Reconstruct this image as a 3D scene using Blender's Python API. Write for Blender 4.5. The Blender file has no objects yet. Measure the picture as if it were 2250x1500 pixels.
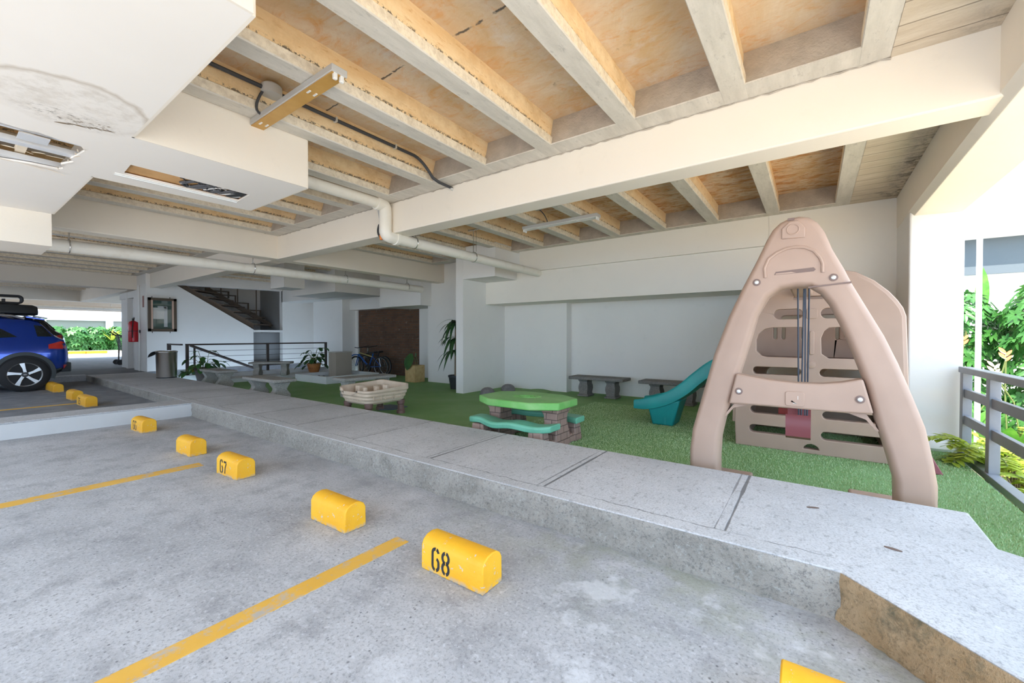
import bpy, bmesh, math, random
import numpy as np
from mathutils import Vector, Matrix, Euler
random.seed(7)
PI = math.pi
SC = bpy.context.scene
COL = SC.collection

# ------------------------------------------------------------------ mesh builder
class MB:
    def __init__(s):
        s.v = []; s.f = []; s.m = []; s.cm = 0; s.xf = None
    def mat(s, i): s.cm = i; return s
    def add(s, vs, fs):
        o = len(s.v)
        for p in vs:
            p = Vector(p)
            s.v.append(tuple(s.xf @ p) if s.xf is not None else tuple(p))
        for f in fs:
            s.f.append([i + o for i in f]); s.m.append(s.cm)
        return s
    def box(s, x0, x1, y0, y1, z0, z1):
        vs = [(x, y, z) for z in (z0, z1) for y in (y0, y1) for x in (x0, x1)]
        return s.add(vs, [(0, 2, 3, 1), (4, 5, 7, 6), (0, 1, 5, 4), (2, 6, 7, 3), (0, 4, 6, 2), (1, 3, 7, 5)])
    def prism(s, poly, axis, a, b):
        def P(p, t):
            if axis == 'x': return (t, p[0], p[1])
            if axis == 'y': return (p[0], t, p[1])
            return (p[0], p[1], t)
        n = len(poly)
        vs = [P(p, a) for p in poly] + [P(p, b) for p in poly]
        fs = [tuple(range(n))[::-1], tuple(range(n, 2 * n))]
        fs += [(i, (i + 1) % n, n + (i + 1) % n, n + i) for i in range(n)]
        return s.add(vs, fs)
    def loft(s, rings, cap=True, closed=True):
        n = len(rings[0]); vs = [p for r in rings for p in r]; fs = []
        for k in range(len(rings) - 1):
            for i in range(n if closed else n - 1):
                j = (i + 1) % n
                fs.append((k * n + i, k * n + j, (k + 1) * n + j, (k + 1) * n + i))
        if cap and closed:
            fs.append(tuple(range(n))[::-1]); fs.append(tuple((len(rings) - 1) * n + i for i in range(n)))
        return s.add(vs, fs)
    def tube(s, pts, r, n=8, cap=True):
        pts = [Vector(p) for p in pts]; rings = []
        up = None
        for i, p in enumerate(pts):
            t = (pts[min(i + 1, len(pts) - 1)] - pts[max(i - 1, 0)]).normalized()
            if up is None:
                up = Vector((0, 0, 1)) if abs(t.z) < .9 else Vector((1, 0, 0))
            a = t.cross(up)
            if a.length < 1e-5: a = t.cross(Vector((0.3, 1, 0.2)))
            a.normalize(); b = a.cross(t).normalized(); up = b
            rr = r[i] if isinstance(r, (list, tuple)) else r
            rings.append([p + a * (rr * math.cos(2 * PI * k / n)) + b * (rr * math.sin(2 * PI * k / n)) for k in range(n)])
        return s.loft(rings, cap)
    def lathe(s, prof, c=(0, 0, 0), n=20, cap=True, axis='z'):
        rings = []
        for r, z in prof:
            ring = []
            for k in range(n):
                a = 2 * PI * k / n
                if axis == 'z': q = (c[0] + r * math.cos(a), c[1] + r * math.sin(a), c[2] + z)
                elif axis == 'x': q = (c[0] + z, c[1] + r * math.cos(a), c[2] + r * math.sin(a))
                else: q = (c[0] + r * math.sin(a), c[1] + z, c[2] + r * math.cos(a))
                ring.append(q)
            rings.append(ring)
        return s.loft(rings, cap)
    def ell(s, c, r, n=14, m=8, z0=-1.0):
        rings = []
        for j in range(m + 1):
            t = z0 + (1 - z0) * j / m; t = max(-.999, min(.999, math.sin(t * PI / 2) if z0 < 0 else math.sin(t * PI / 2)))
            w = math.sqrt(1 - t * t)
            rings.append([(c[0] + r[0] * w * math.cos(2 * PI * k / n), c[1] + r[1] * w * math.sin(2 * PI * k / n), c[2] + r[2] * t) for k in range(n)])
        return s.loft(rings)
    def leaf(s, base, d, up, L, W, droop=.3, n=4, tipw=0.0, fold=.12):
        """pointed leaf blade from base along d, curving down by droop"""
        base = Vector(base); d = Vector(d).normalized(); up = Vector(up)
        sd = d.cross(up)
        if sd.length < 1e-4: sd = d.cross(Vector((1, .2, .1)))
        sd.normalize(); nn = sd.cross(d).normalized()
        vs = []; fs = []
        for i in range(n + 1):
            t = i / n
            w = W * .5 * (math.sin(PI * min(1, t * .9 + .08)) ** .8)
            if i == n: w = W * tipw * .5 + .0005
            c = base + d * (L * (t - .12 * droop * t * t)) - Vector((0, 0, 1)) * (droop * L * t * t)
            vs += [c - sd * w + nn * (fold * w), c, c + sd * w + nn * (fold * w)]
        for i in range(n):
            o = i * 3
            fs += [(o, o + 1, o + 4, o + 3), (o + 1, o + 2, o + 5, o + 4)]
        return s.add(vs, fs)
    def build(s, name, mats, parent=None, smooth=True, bevel=0, segs=2, ang=35, subsurf=0):
        me = bpy.data.meshes.new(name)
        me.from_pydata([tuple(p) for p in s.v], [], s.f)
        if not isinstance(mats, (list, tuple)): mats = [mats]
        for m in mats: me.materials.append(m)
        if len(mats) > 1:
            me.polygons.foreach_set('material_index', s.m)
        bm = bmesh.new(); bm.from_mesh(me)
        bmesh.ops.recalc_face_normals(bm, faces=bm.faces)
        bm.to_mesh(me); bm.free()
        if smooth:
            me.polygons.foreach_set('use_smooth', [True] * len(me.polygons))
            me.set_sharp_from_angle(angle=math.radians(ang))
        o = bpy.data.objects.new(name, me); COL.objects.link(o)
        if parent is not None: o.parent = parent
        if bevel:
            b = o.modifiers.new('bevel', 'BEVEL'); b.width = bevel; b.segments = segs
            b.limit_method = 'ANGLE'; b.angle_limit = math.radians(40); b.harden_normals = False
        if subsurf:
            q = o.modifiers.new('sub', 'SUBSURF'); q.levels = subsurf; q.render_levels = subsurf
        return o

def panel_bm(outer, holes, axis, a, b, mb):
    """flat plate with holes: outer/holes 2D loops; extruded between a and b along axis"""
    bm = bmesh.new()
    def loop(pts):
        vs = [bm.verts.new((p[0], p[1], 0)) for p in pts]
        for i in range(len(vs)): bm.edges.new((vs[i], vs[(i + 1) % len(vs)]))
    loop(outer)
    for h in holes: loop(h)
    bmesh.ops.triangle_fill(bm, use_beauty=True, use_dissolve=False, edges=bm.edges[:])
    bm.verts.index_update()
    tri = [[v.index for v in f.verts] for f in bm.faces]
    pts = [(v.co.x, v.co.y) for v in bm.verts]
    be = [(e.verts[0].index, e.verts[1].index) for e in bm.edges if len(e.link_faces) == 1]
    bm.free()
    def P(p, t):
        if axis == 'x': return (t, p[0], p[1])
        if axis == 'y': return (p[0], t, p[1])
        return (p[0], p[1], t)
    n = len(pts)
    vs = [P(p, a) for p in pts] + [P(p, b) for p in pts]
    fs = [t[::-1] for t in tri] + [[i + n for i in t] for t in tri] + [(i, j, j + n, i + n) for i, j in be]
    mb.add(vs, fs)
    return mb

def rounded_plate(mb, loop, y0, y1, d, segs=5, di=.62):
    """plate in the xz plane with fully rounded rims (single outline)"""
    n = len(loop); area = sum(loop[i][0] * loop[(i + 1) % n][1] - loop[(i + 1) % n][0] * loop[i][1] for i in range(n))
    sg = 1 if area > 0 else -1; nr = []
    for i in range(n):
        p, q, r = Vector(loop[i - 1]), Vector(loop[i]), Vector(loop[(i + 1) % n])
        a = (q - p).normalized(); b = (r - q).normalized()
        m = Vector((-a.y, a.x)) + Vector((-b.y, b.x)); m.normalize()
        k = max(.55, m.dot(Vector((-a.y, a.x)))); nr.append(m * (sg / k))
    rings = []
    th = [math.pi / 2 * (1 - k / segs) for k in range(segs + 1)]
    for t in th: rings.append((d * di * (1 - math.cos(t)), y0 + d * (1 - math.sin(t))))
    for t in th[::-1]: rings.append((d * di * (1 - math.cos(t)), y1 - d * (1 - math.sin(t))))
    mb.loft([[(p[0] + m.x * o, y, p[1] + m.y * o) for p, m in zip(loop, nr)] for o, y in rings])
    return mb

def rrect(x0, x1, z0, z1, r, n=4):
    pts = []
    for cx, cz, a0 in ((x1 - r, z1 - r, 0), (x0 + r, z1 - r, 90), (x0 + r, z0 + r, 180), (x1 - r, z0 + r, 270)):
        for i in range(n + 1):
            a = math.radians(a0 + 90 * i / n); pts.append((cx + r * math.cos(a), cz + r * math.sin(a)))
    return pts
def circ(cx, cz, r, n=16):
    return [(cx + r * math.cos(2 * PI * k / n), cz + r * math.sin(2 * PI * k / n)) for k in range(n)]
def arc3(p0, p1, p2, n=8):
    p0, p1, p2 = Vector(p0), Vector(p1), Vector(p2)
    return [p0 * ((1 - t) ** 2) + p1 * (2 * t * (1 - t)) + p2 * (t * t) for t in [i / n for i in range(n + 1)]]

# ------------------------------------------------------------------ objects
def thing(name, label, cat, loc=(0, 0, 0), rotz=0, group=None):
    o = bpy.data.objects.new(name, None); COL.objects.link(o)
    o.location = loc; o.rotation_euler = (0, 0, rotz); o.empty_display_size = .1
    return tag(o, label, cat, group)
def tag(o, label, cat, group=None):
    o['label'] = label; o['category'] = cat
    if group: o['group'] = group
    return o
def struct(o):
    o['kind'] = 'structure'; return o
def dup(root, loc, rotz, label, group=None, depth=True):
    r = root.copy(); COL.objects.link(r); r.location = loc; r.rotation_euler = (0, 0, rotz)
    r['label'] = label
    if group: r['group'] = group
    for ch in list(root.children):
        c = ch.copy(); COL.objects.link(c); c.parent = r
        for g in list(ch.children):
            d = g.copy(); COL.objects.link(d); d.parent = c
    return r

# ------------------------------------------------------------------ materials
class NT:
    def __init__(s, name):
        s.m = bpy.data.materials.new(name); s.m.use_nodes = True
        s.t = s.m.node_tree; s.b = s.t.nodes['Principled BSDF']
        s.tc = s.t.nodes.new('ShaderNodeTexCoord'); s.co = s.tc.outputs['Object']
    def L(s, a, b): s.t.links.new(a, b)
    def put(s, sock, v):
        if hasattr(v, 'links') or isinstance(v, bpy.types.NodeSocket): s.L(v, sock)
        else: sock.default_value = v
    def math(s, op, a, b=0.0, c=0.0):
        n = s.t.nodes.new('ShaderNodeMath'); n.operation = op
        s.put(n.inputs[0], a); s.put(n.inputs[1], b)
        if op in ('MULTIPLY_ADD', 'COMPARE'): s.put(n.inputs[2], c)
        return n.outputs[0]
    def sep(s, v=None):
        n = s.t.nodes.new('ShaderNodeSeparateXYZ'); s.L(v or s.co, n.inputs[0]); return n.outputs
    def scale(s, v, sx, sy, sz):
        n = s.t.nodes.new('ShaderNodeVectorMath'); n.operation = 'MULTIPLY'
        s.L(v, n.inputs[0]); n.inputs[1].default_value = (sx, sy, sz); return n.outputs[0]
    def noise(s, sc, det=3, rough=.6, v=None, dist=0):
        n = s.t.nodes.new('ShaderNodeTexNoise'); s.L(v or s.co, n.inputs['Vector'])
        n.inputs['Scale'].default_value = sc; n.inputs['Detail'].default_value = det
        n.inputs['Roughness'].default_value = rough; n.inputs['Distortion'].default_value = dist
        return n.outputs['Fac']
    def voro(s, sc, v=None, feat='F1', out='Distance'):
        n = s.t.nodes.new('ShaderNodeTexVoronoi'); n.feature = feat; s.L(v or s.co, n.inputs['Vector'])
        n.inputs['Scale'].default_value = sc; return n.outputs[out]
    def ramp(s, f, lo, hi, a=0.0, b=1.0):
        n = s.t.nodes.new('ShaderNodeMapRange'); s.put(n.inputs['Value'], f)
        n.inputs['From Min'].default_value = lo; n.inputs['From Max'].default_value = hi
        n.inputs['To Min'].default_value = a; n.inputs['To Max'].default_value = b; return n.outputs[0]
    def mix(s, f, a, b):
        n = s.t.nodes.new('ShaderNodeMix'); n.data_type = 'RGBA'
        s.put(n.inputs[0], f)
        for k, v in ((6, a), (7, b)):
            if isinstance(v, tuple): n.inputs[k].default_value = (v[0], v[1], v[2], 1)
            else: s.L(v, n.inputs[k])
        return n.outputs[2]
    def col(s, c):
        if isinstance(c, tuple): s.b.inputs['Base Color'].default_value = (c[0], c[1], c[2], 1)
        else: s.L(c, s.b.inputs['Base Color'])
    def set(s, rough=.6, metal=0, spec=.4, **k):
        s.put(s.b.inputs['Roughness'], rough); s.b.inputs['Metallic'].default_value = metal
        s.b.inputs['Specular IOR Level'].default_value = spec
        for kk, v in k.items(): s.b.inputs[kk.replace('_', ' ')].default_value = v
        return s
    def bump(s, h, strength=.3, dist=.01):
        n = s.t.nodes.new('ShaderNodeBump'); n.inputs['Strength'].default_value = strength
        n.inputs['Distance'].default_value = dist; s.L(h, n.inputs['Height'])
        s.L(n.outputs[0], s.b.inputs['Normal'])

def simple(name, c, rough=.55, metal=0, spec=.4, c2=None, sc=6, lo=.4, hi=.65, bsc=None, bs=.15, bd=.004, **k):
    n = NT(name)
    if c2: n.col(n.mix(n.ramp(n.noise(sc, 4), lo, hi), c, c2))
    else: n.col(c)
    n.set(rough, metal, spec, **k)
    if bsc: n.bump(n.noise(bsc, 3), bs, bd)
    return n.m

def m_floor():
    n = NT('parking_concrete'); co = n.co
    big = n.noise(.9, 5, .6); mid = n.noise(5, 5, .7); fine = n.noise(70, 3, .7)
    st = n.noise(9, 4, .7, n.scale(co, .35, 1.6, 1))
    c = n.mix(n.ramp(big, .38, .66), (.40, .405, .425), (.54, .54, .56))
    c = n.mix(n.ramp(mid, .48, .7, 0, .6), c, (.23, .23, .245))
    c = n.mix(n.ramp(st, .55, .75, 0, .35), c, (.62, .63, .66))
    c = n.mix(n.ramp(fine, .5, .66, 0, .6), c, (.20, .20, .21))
    c = n.mix(n.ramp(n.noise(38, 4, .75), .54, .66, 0, .6), c, (.62, .63, .66))
    sp = n.voro(26); nz = n.noise(3.1, 3, .6)
    pit = n.math('MULTIPLY', n.ramp(sp, .16, .09), n.ramp(nz, .44, .56))
    c = n.mix(n.math('MULTIPLY', pit, .85), c, (.13, .13, .14))
    x, y, z = n.sep()
    # patchy dark margin along the kerb, oil stains in the bays
    edge = n.math('MULTIPLY', n.ramp(n.math('ADD', y, n.ramp(n.noise(1.4, 4), 0, 1, -.7, .7)), 1.6, 2.2), n.ramp(n.noise(2.2, 4), .4, .6))
    c = n.mix(n.math('MULTIPLY', edge, .45), c, (.21, .215, .22))
    moss = n.math('MULTIPLY', n.math('MULTIPLY', n.ramp(y, 1.45, 2.1), n.ramp(x, -2.6, -.8)), n.ramp(n.noise(2.6, 5, .7), .42, .6))
    c = n.mix(n.math('MULTIPLY', moss, .55), c, (.27, .285, .19))
    pt = n.math('MULTIPLY', n.ramp(n.noise(2.0, 5, .65), .56, .62), n.ramp(x, -1.6, -.9))
    c = n.mix(n.math('MULTIPLY', pt, .5), c, (.70, .71, .74))
    wh = n.math('MULTIPLY', n.ramp(n.voro(9.0), .05, .02), n.ramp(n.noise(1.9, 2), .5, .6))
    c = n.mix(wh, c, (.85, .86, .9))
    n.col(c); n.set(.72, 0, .35)
    n.bump(n.math('ADD', n.math('MULTIPLY', fine, .6), mid), .35, .006)
    return n.m
def m_walk():
    n = NT('walkway_concrete'); co = n.co
    big = n.noise(1.3, 5, .6); fine = n.noise(90, 3, .7); st = n.noise(34, 4, .75, n.scale(co, 1.0, .55, 1))
    c = n.mix(n.ramp(big, .35, .65), (.48, .485, .50), (.62, .62, .64))
    c = n.mix(n.ramp(fine, .48, .66, 0, .6), c, (.26, .26, .27))
    c = n.mix(n.ramp(n.noise(30, 4, .75), .54, .68, 0, .5), c, (.66, .66, .69))
    c = n.mix(n.ramp(st, .55, .68, 0, .65), c, (.24, .24, .25))
    x, y, z = n.sep()
    w = n.ramp(n.noise(2.5, 2), 0, 1, -.012, .012)
    def dist_to(off):
        q = n.math('DIVIDE', n.math('ADD', x, off), 1.085)
        q = n.math('ADD', q, 100.5); q = n.math('FRACT', q)
        return n.math('MULTIPLY', n.math('ABSOLUTE', n.math('SUBTRACT', q, .5)), 1.085)
    g1 = n.ramp(n.math('ADD', dist_to(.36), w), .011, .005); g2 = n.ramp(n.math('ADD', dist_to(.41), w), .006, .003, 0, .7)
    inn = n.math('MULTIPLY', n.ramp(y, 2.35, 2.37), n.ramp(x, -.1, -.2)); g = n.math('MULTIPLY', n.math('MAXIMUM', g1, g2), inn)
    yl = n.math('ABSOLUTE', n.math('ADD', n.math('SUBTRACT', y, 2.36), n.ramp(n.noise(3.3, 4, .7), 0, 1, -.05, .05)))
    g3 = n.math('MULTIPLY', n.ramp(yl, .006, .003), n.ramp(n.noise(4, 2), .35, .5))
    g3 = n.math('MULTIPLY', g3, n.ramp(x, .1, .0))
    gg = n.math('MAXIMUM', g, n.math('MULTIPLY', g3, .8))
    c = n.mix(n.math('MULTIPLY', gg, .85), c, (.12, .12, .125))
    n.col(c); n.set(.75, 0, .35)
    n.bump(n.math('SUBTRACT', n.math('MULTIPLY', fine, .5), gg), .35, .006)
    return n.m
def m_kerb():
    n = NT('kerb_rough_concrete')
    big = n.noise(2.2, 5, .7); fine = n.noise(60, 4, .8)
    c = n.mix(n.ramp(big, .35, .7), (.29, .265, .235), (.42, .385, .345))
    c = n.mix(n.ramp(n.noise(3.0, 5, .7), .55, .72, 0, .55), c, (.15, .14, .115))
    c = n.mix(n.ramp(fine, .5, .64, 0, .65), c, (.12, .12, .115))
    c = n.mix(n.ramp(n.noise(28, 4, .8), .55, .68, 0, .6), c, (.46, .45, .43))
    n.col(c); n.set(.85, 0, .25); n.bump(fine, .7, .012); return n.m
def m_kerbtan():
    n = NT('kerb_earthy_concrete')
    fine = n.noise(60, 4, .8)
    c = n.mix(n.ramp(n.noise(3, 5, .7), .35, .7), (.38, .25, .13), (.52, .38, .24))
    c = n.mix(n.ramp(n.noise(5, 5, .7), .53, .66, 0, .85), c, (.11, .105, .07))
    c = n.mix(n.ramp(fine, .5, .64, 0, .6), c, (.17, .12, .07))
    n.col(c); n.set(.85, 0, .25); n.bump(fine, .7, .012); return n.m
def m_wall(name, c, dirt=.12, bsc=40):
    n = NT(name)
    k = n.mix(n.ramp(n.noise(1.1, 4), .4, .7, 0, dirt), c, tuple(q * .72 for q in c))
    k = n.mix(n.ramp(n.noise(5, 5, .7), .6, .75, 0, dirt), k, tuple(q * .6 for q in c))
    n.col(k); n.set(.62, 0, .35); n.bump(n.noise(bsc, 3), .12, .006); return n.m
def m_slab():
    n = NT('formwork_stained_slab'); co = n.co
    st = n.scale(co, 1.0, .55, 1)
    a = n.noise(2.1, 6, .68, st, .6); b = n.noise(7, 6, .72, n.scale(co, .8, 1.4, 1), .8)
    c = n.mix(n.ramp(a, .35, .62), (.64, .45, .25), (.72, .60, .45))
    c = n.mix(n.ramp(b, .5, .72, 0, .8), c, (.66, .31, .09))
    c = n.mix(n.ramp(n.noise(3.6, 5, .7), .56, .72, 0, .75), c, (.70, .64, .56))
    c = n.mix(n.ramp(n.noise(6.0, 6, .75), .63, .73, 0, .7), c, (.25, .17, .11))
    x, y, z = n.sep()
    inner = n.ramp(y, 3.6, 3.9, .15, 1)
    rs = n.noise(5, 6, .75, n.scale(co, .7, 2.0, 1), 1.0)
    c = n.mix(n.math('MULTIPLY', inner, n.ramp(rs, .46, .62, 0, .9)), c, (.50, .22, .06))
    c = n.mix(n.math('MULTIPLY', inner, n.ramp(n.noise(9, 6, .8, n.scale(co, .6, 2.2, 1)), .56, .68, 0, .8)), c, (.17, .10, .06))
    w = n.ramp(n.noise(6, 4, .7), 0, 1, -.03, .03)
    cr = n.ramp(n.math('ABSOLUTE', n.math('ADD', n.math('SUBTRACT', y, 2.05), w)), .010, .004)
    c = n.mix(n.math('MULTIPLY', cr, n.ramp(n.noise(9, 3), .42, .5)), c, (.13, .11, .09))
    n.col(c); n.set(.8, 0, .25); n.bump(n.noise(25, 4), .25, .008); return n.m
def m_ribside():
    n = NT('rib_side_tan'); co = n.co
    a = n.noise(3, 5, .7, n.scale(co, 1, .6, 2.5))
    c = n.mix(n.ramp(a, .35, .65), (.80, .57, .31), (.86, .70, .46))
    c = n.mix(n.ramp(n.noise(8, 6, .75, n.scale(co, 1, .8, 3)), .57, .72, 0, .85), c, (.56, .29, .09))
    c = n.mix(n.ramp(n.noise(2.3, 5, .7), .52, .68, 0, .6), c, (.60, .40, .20))
    x, y, z = n.sep()
    pit = n.math('MULTIPLY', n.ramp(n.math('ABSOLUTE', n.math('SUBTRACT', z, 3.035)), .024, .008), n.ramp(n.noise(34, 3, .7), .49, .56))
    c = n.mix(n.math('MULTIPLY', pit, .9), c, (.10, .09, .08))
    n.col(c); n.set(.8, 0, .25); n.bump(n.noise(40, 4), .3, .008); return n.m
def m_ribbot():
    n = NT('rib_pale_concrete'); co = n.co
    c = n.mix(n.ramp(n.noise(5, 6, .7, n.scale(co, 2.5, .5, 1)), .35, .7), (.58, .54, .47), (.72, .67, .59))
    c = n.mix(n.ramp(n.noise(30, 4, .75, n.scale(co, 1, .35, 1)), .58, .72, 0, .55), c, (.36, .33, .29))
    n.col(c); n.set(.8, 0, .25); n.bump(n.noise(50, 4), .25, .006); return n.m
def m_plank():
    n = NT('plank_marked_concrete'); co = n.co
    x, y, z = n.sep()
    c = n.mix(n.ramp(n.noise(5, 6, .7, n.scale(co, .6, 3, 1)), .35, .7), (.58, .48, .36), (.70, .61, .49))
    q = n.math('FRACT', n.math('DIVIDE', n.math('ADD', n.math('ADD', y, 20.0), n.ramp(n.noise(4, 3), 0, 1, -.012, .012)), .208))
    ln = n.ramp(n.math('ABSOLUTE', n.math('SUBTRACT', q, .5)), .035, .015)
    c = n.mix(n.math('MULTIPLY', ln, .75), c, (.22, .17, .12))
    mo = n.math('MULTIPLY', n.ramp(n.math('ADD', x, n.ramp(n.noise(5, 4), 0, 1, -.2, .2)), .62, .86), n.ramp(n.noise(11, 5, .8), .45, .6))
    mo2 = n.math('MULTIPLY', mo, n.ramp(y, 3.5, 6.8, .35, .95))
    c = n.mix(mo2, c, (.07, .06, .05))
    n.col(c); n.set(.85, 0, .2); n.bump(n.math('SUBTRACT', n.noise(40, 3), ln), .3, .008); return n.m
def m_soffit():
    n = NT('white_plasterboard'); co = n.co
    x, y, z = n.sep()
    c = n.mix(n.ramp(n.noise(.9, 4), .4, .7, 0, .15), (.84, .79, .725), (.68, .63, .575))
    dx = n.math('DIVIDE', n.math('ADD', x, 3.46), .38); dy = n.math('DIVIDE', n.math('SUBTRACT', y, .47), .36)
    d = n.math('SQRT', n.math('ADD', n.math('MULTIPLY', dx, dx), n.math('MULTIPLY', dy, dy)))
    d = n.math('ADD', d, n.ramp(n.noise(3, 4), 0, 1, -.25, .25))
    ring = n.ramp(n.math('ABSOLUTE', n.math('SUBTRACT', d, .97)), .09, .0)
    ring = n.math('MULTIPLY', ring, n.ramp(x, -3.72, -3.35, .12, 1))
    c = n.mix(n.math('MULTIPLY', ring, .75), c, (.50, .42, .33))
    ins = n.ramp(d, 1.0, .8)
    c = n.mix(n.math('MULTIPLY', ins, n.ramp(n.noise(9, 6, .75), .45, .66, .04, .55)), c, (.54, .47, .39))
    mx = n.math('DIVIDE', n.math('ADD', x, 3.66), .13); my = n.math('DIVIDE', n.math('SUBTRACT', y, .5), .22)
    md = n.math('SQRT', n.math('ADD', n.math('MULTIPLY', mx, mx), n.math('MULTIPLY', my, my)))
    mold = n.math('MULTIPLY', n.ramp(md, 1.2, .3), n.ramp(n.noise(38, 5, .8, n.scale(co, 1.6, .6, 1)), .53, .62))
    c = n.mix(n.math('MULTIPLY', mold, .9), c, (.10, .075, .05))
    n.col(c); n.set(.75, 0, .25); n.bump(n.noise(12, 4), .1, .006); return n.m
def m_turf():
    n = NT('artificial_grass')
    c = n.mix(n.ramp(n.noise(1.2, 4), .35, .7), (.21, .38, .14), (.28, .45, .21))
    c = n.mix(n.ramp(n.noise(140, 3, .8), .42, .68, 0, .7), c, (.13, .25, .08))
    n.col(c); n.set(.75, 0, .2); n.bump(n.noise(180, 3, .8), .5, .012); return n.m
def m_blade():
    n = NT('grass_blade')
    c = n.mix(n.ramp(n.noise(60, 2), .35, .65), (.34, .47, .22), (.48, .60, .36))
    n.col(c); n.set(.6, 0, .25); return n.m
def m_brick():
    n = NT('rough_brick'); co = n.co
    x, y, z = n.sep()
    cb = n.t.nodes.new('ShaderNodeCombineXYZ'); n.L(x, cb.inputs[0]); n.L(z, cb.inputs[1])
    b = n.t.nodes.new('ShaderNodeTexBrick'); n.L(cb.outputs[0], b.inputs['Vector'])
    b.inputs['Scale'].default_value = 1.0; b.inputs['Brick Width'].default_value = .24; b.inputs['Row Height'].default_value = .075
    b.inputs['Mortar Size'].default_value = .009
    b.inputs['Color1'].default_value = (.17, .085, .05, 1); b.inputs['Color2'].default_value = (.11, .065, .045, 1)
    b.inputs['Mortar'].default_value = (.12, .095, .075, 1)
    c = n.mix(n.ramp(n.noise(11, 5, .75), .6, .74, 0, .8), b.outputs['Color'], (.40, .34, .28))
    c = n.mix(n.ramp(n.noise(3, 4), .5, .7, 0, .6), c, (.08, .05, .04))
    n.col(c); n.set(.9, 0, .2); n.bump(n.math('SUBTRACT', n.noise(30, 4), b.outputs['Fac']), .7, .02); return n.m
def m_granite(name, c1, c2, c3):
    n = NT(name)
    c = n.mix(n.ramp(n.noise(3, 4), .35, .65), c1, c2)
    c = n.mix(n.ramp(n.noise(110, 3, .8), .5, .62, 0, .85), c, c3)
    c = n.mix(n.ramp(n.noise(75, 2, .8), .60, .68, 0, .7), c, tuple(min(1, q * 1.9) for q in c1))
    n.col(c); n.set(.8, 0, .3); n.bump(n.noise(90, 3), .35, .005); return n.m
def m_yellow():
    n = NT('worn_yellow_paint')
    c = n.mix(n.ramp(n.noise(3, 3), .35, .7), (.86, .46, .025), (.80, .36, .012))
    x, y, z = n.sep()
    chip = n.ramp(n.noise(24, 5, .75), .625, .66)
    c = n.mix(chip, c, (.52, .50, .46))
    c = n.mix(n.math('MULTIPLY', n.ramp(z, .03, .0), n.ramp(n.noise(30, 4), .42, .55)), c, (.36, .34, .31))
    n.col(c); n.set(.5, 0, .4); n.bump(n.noise(40, 4), .4, .005); return n.m
def m_line():
    n = NT('worn_yellow_line')
    c = n.mix(n.ramp(n.noise(9, 6, .75), .52, .64), (.72, .40, .06), (.42, .40, .38))
    c = n.mix(n.ramp(n.noise(3, 4), .4, .7, 0, .5), c, (.80, .50, .12))
    n.col(c); n.set(.7); return n.m
def m_leaf(name, c1, c2, trans=.25):
    n = NT(name)
    c = n.mix(n.ramp(n.noise(7, 3), .35, .65), c1, c2)
    n.col(c); n.set(.42, 0, .4)
    tr = n.t.nodes.new('ShaderNodeBsdfTranslucent'); n.L(c, tr.inputs['Color'])
    mx = n.t.nodes.new('ShaderNodeMixShader'); mx.inputs[0].default_value = trans
    n.L(n.b.outputs[0], mx.inputs[1]); n.L(tr.outputs[0], mx.inputs[2])
    out = [q for q in n.t.nodes if q.type == 'OUTPUT_MATERIAL'][0]; n.L(mx.outputs[0], out.inputs['Surface'])
    return n.m
def m_tan():
    n = NT('brown_moulded_plastic')
    c = n.mix(n.ramp(n.noise(1.6, 3), .35, .7), (.45, .315, .245), (.39, .27, .21))
    n.col(c); n.set(.5, 0, .35); n.bump(n.noise(160, 2), .08, .002); return n.m
def m_stone(name, c1, c2):
    n = NT(name); x, y, z = n.sep()
    a = n.math('ADD', x, y)
    cb = n.t.nodes.new('ShaderNodeCombineXYZ'); n.L(a, cb.inputs[0]); n.L(z, cb.inputs[1])
    b = n.t.nodes.new('ShaderNodeTexBrick'); n.L(cb.outputs[0], b.inputs['Vector'])
    b.inputs['Scale'].default_value = 1; b.inputs['Brick Width'].default_value = .14; b.inputs['Row Height'].default_value = .075; b.inputs['Mortar Size'].default_value = .005
    b.inputs['Color1'].default_value = (*c1, 1); b.inputs['Color2'].default_value = (*c2, 1); b.inputs['Mortar'].default_value = tuple(q * .45 for q in c2) + (1,)
    n.col(b.outputs['Color']); n.set(.6); n.bump(n.math('SUBTRACT', n.math('MULTIPLY', n.noise(9, 3), .6), b.outputs['Fac']), .6, .012); return n.m

M = {}
M['floor'] = m_floor(); M['walk'] = m_walk(); M['kerb'] = m_kerb(); M['kerbtan'] = m_kerbtan()
M['white'] = m_wall('white_wall_paint', (.79, .77, .74)); M['cream2'] = m_wall('pale_cream_wall_paint', (.81, .765, .69), .1)
M['cream'] = m_wall('cream_beam_paint', (.82, .745, .64), .1)
M['whiteside'] = m_wall('white_low_wall', (.62, .62, .62), .3)
M['grey'] = m_wall('grey_concrete_wall', (.33, .33, .33), .3)
M['slab'] = m_slab(); M['rside'] = m_ribside(); M['rbot'] = m_ribbot(); M['plank'] = m_plank(); M['soffit'] = m_soffit()
M['endblock'] = simple('grey_mortar', (.40, .35, .29), .9, c2=(.48, .42, .35), sc=8, bsc=50, bs=.6, bd=.01)
M['turf'] = m_turf(); M['blade'] = m_blade(); M['brick'] = m_brick()
M['granite'] = m_granite('pebbled_concrete', (.42, .40, .37), (.34, .32, .29), (.15, .14, .13))
M['granited'] = m_granite('dark_pebbled_concrete', (.24, .225, .21), (.19, .18, .17), (.07, .07, .07))
M['yellow'] = m_yellow(); M['line'] = m_line()
M['black'] = simple('black_paint', (.025, .024, .026), .6)
M['rubber'] = simple('black_rubber', (.022, .022, .024), .75)
M['dplastic'] = simple('black_plastic', (.03, .032, .034), .45)
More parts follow.
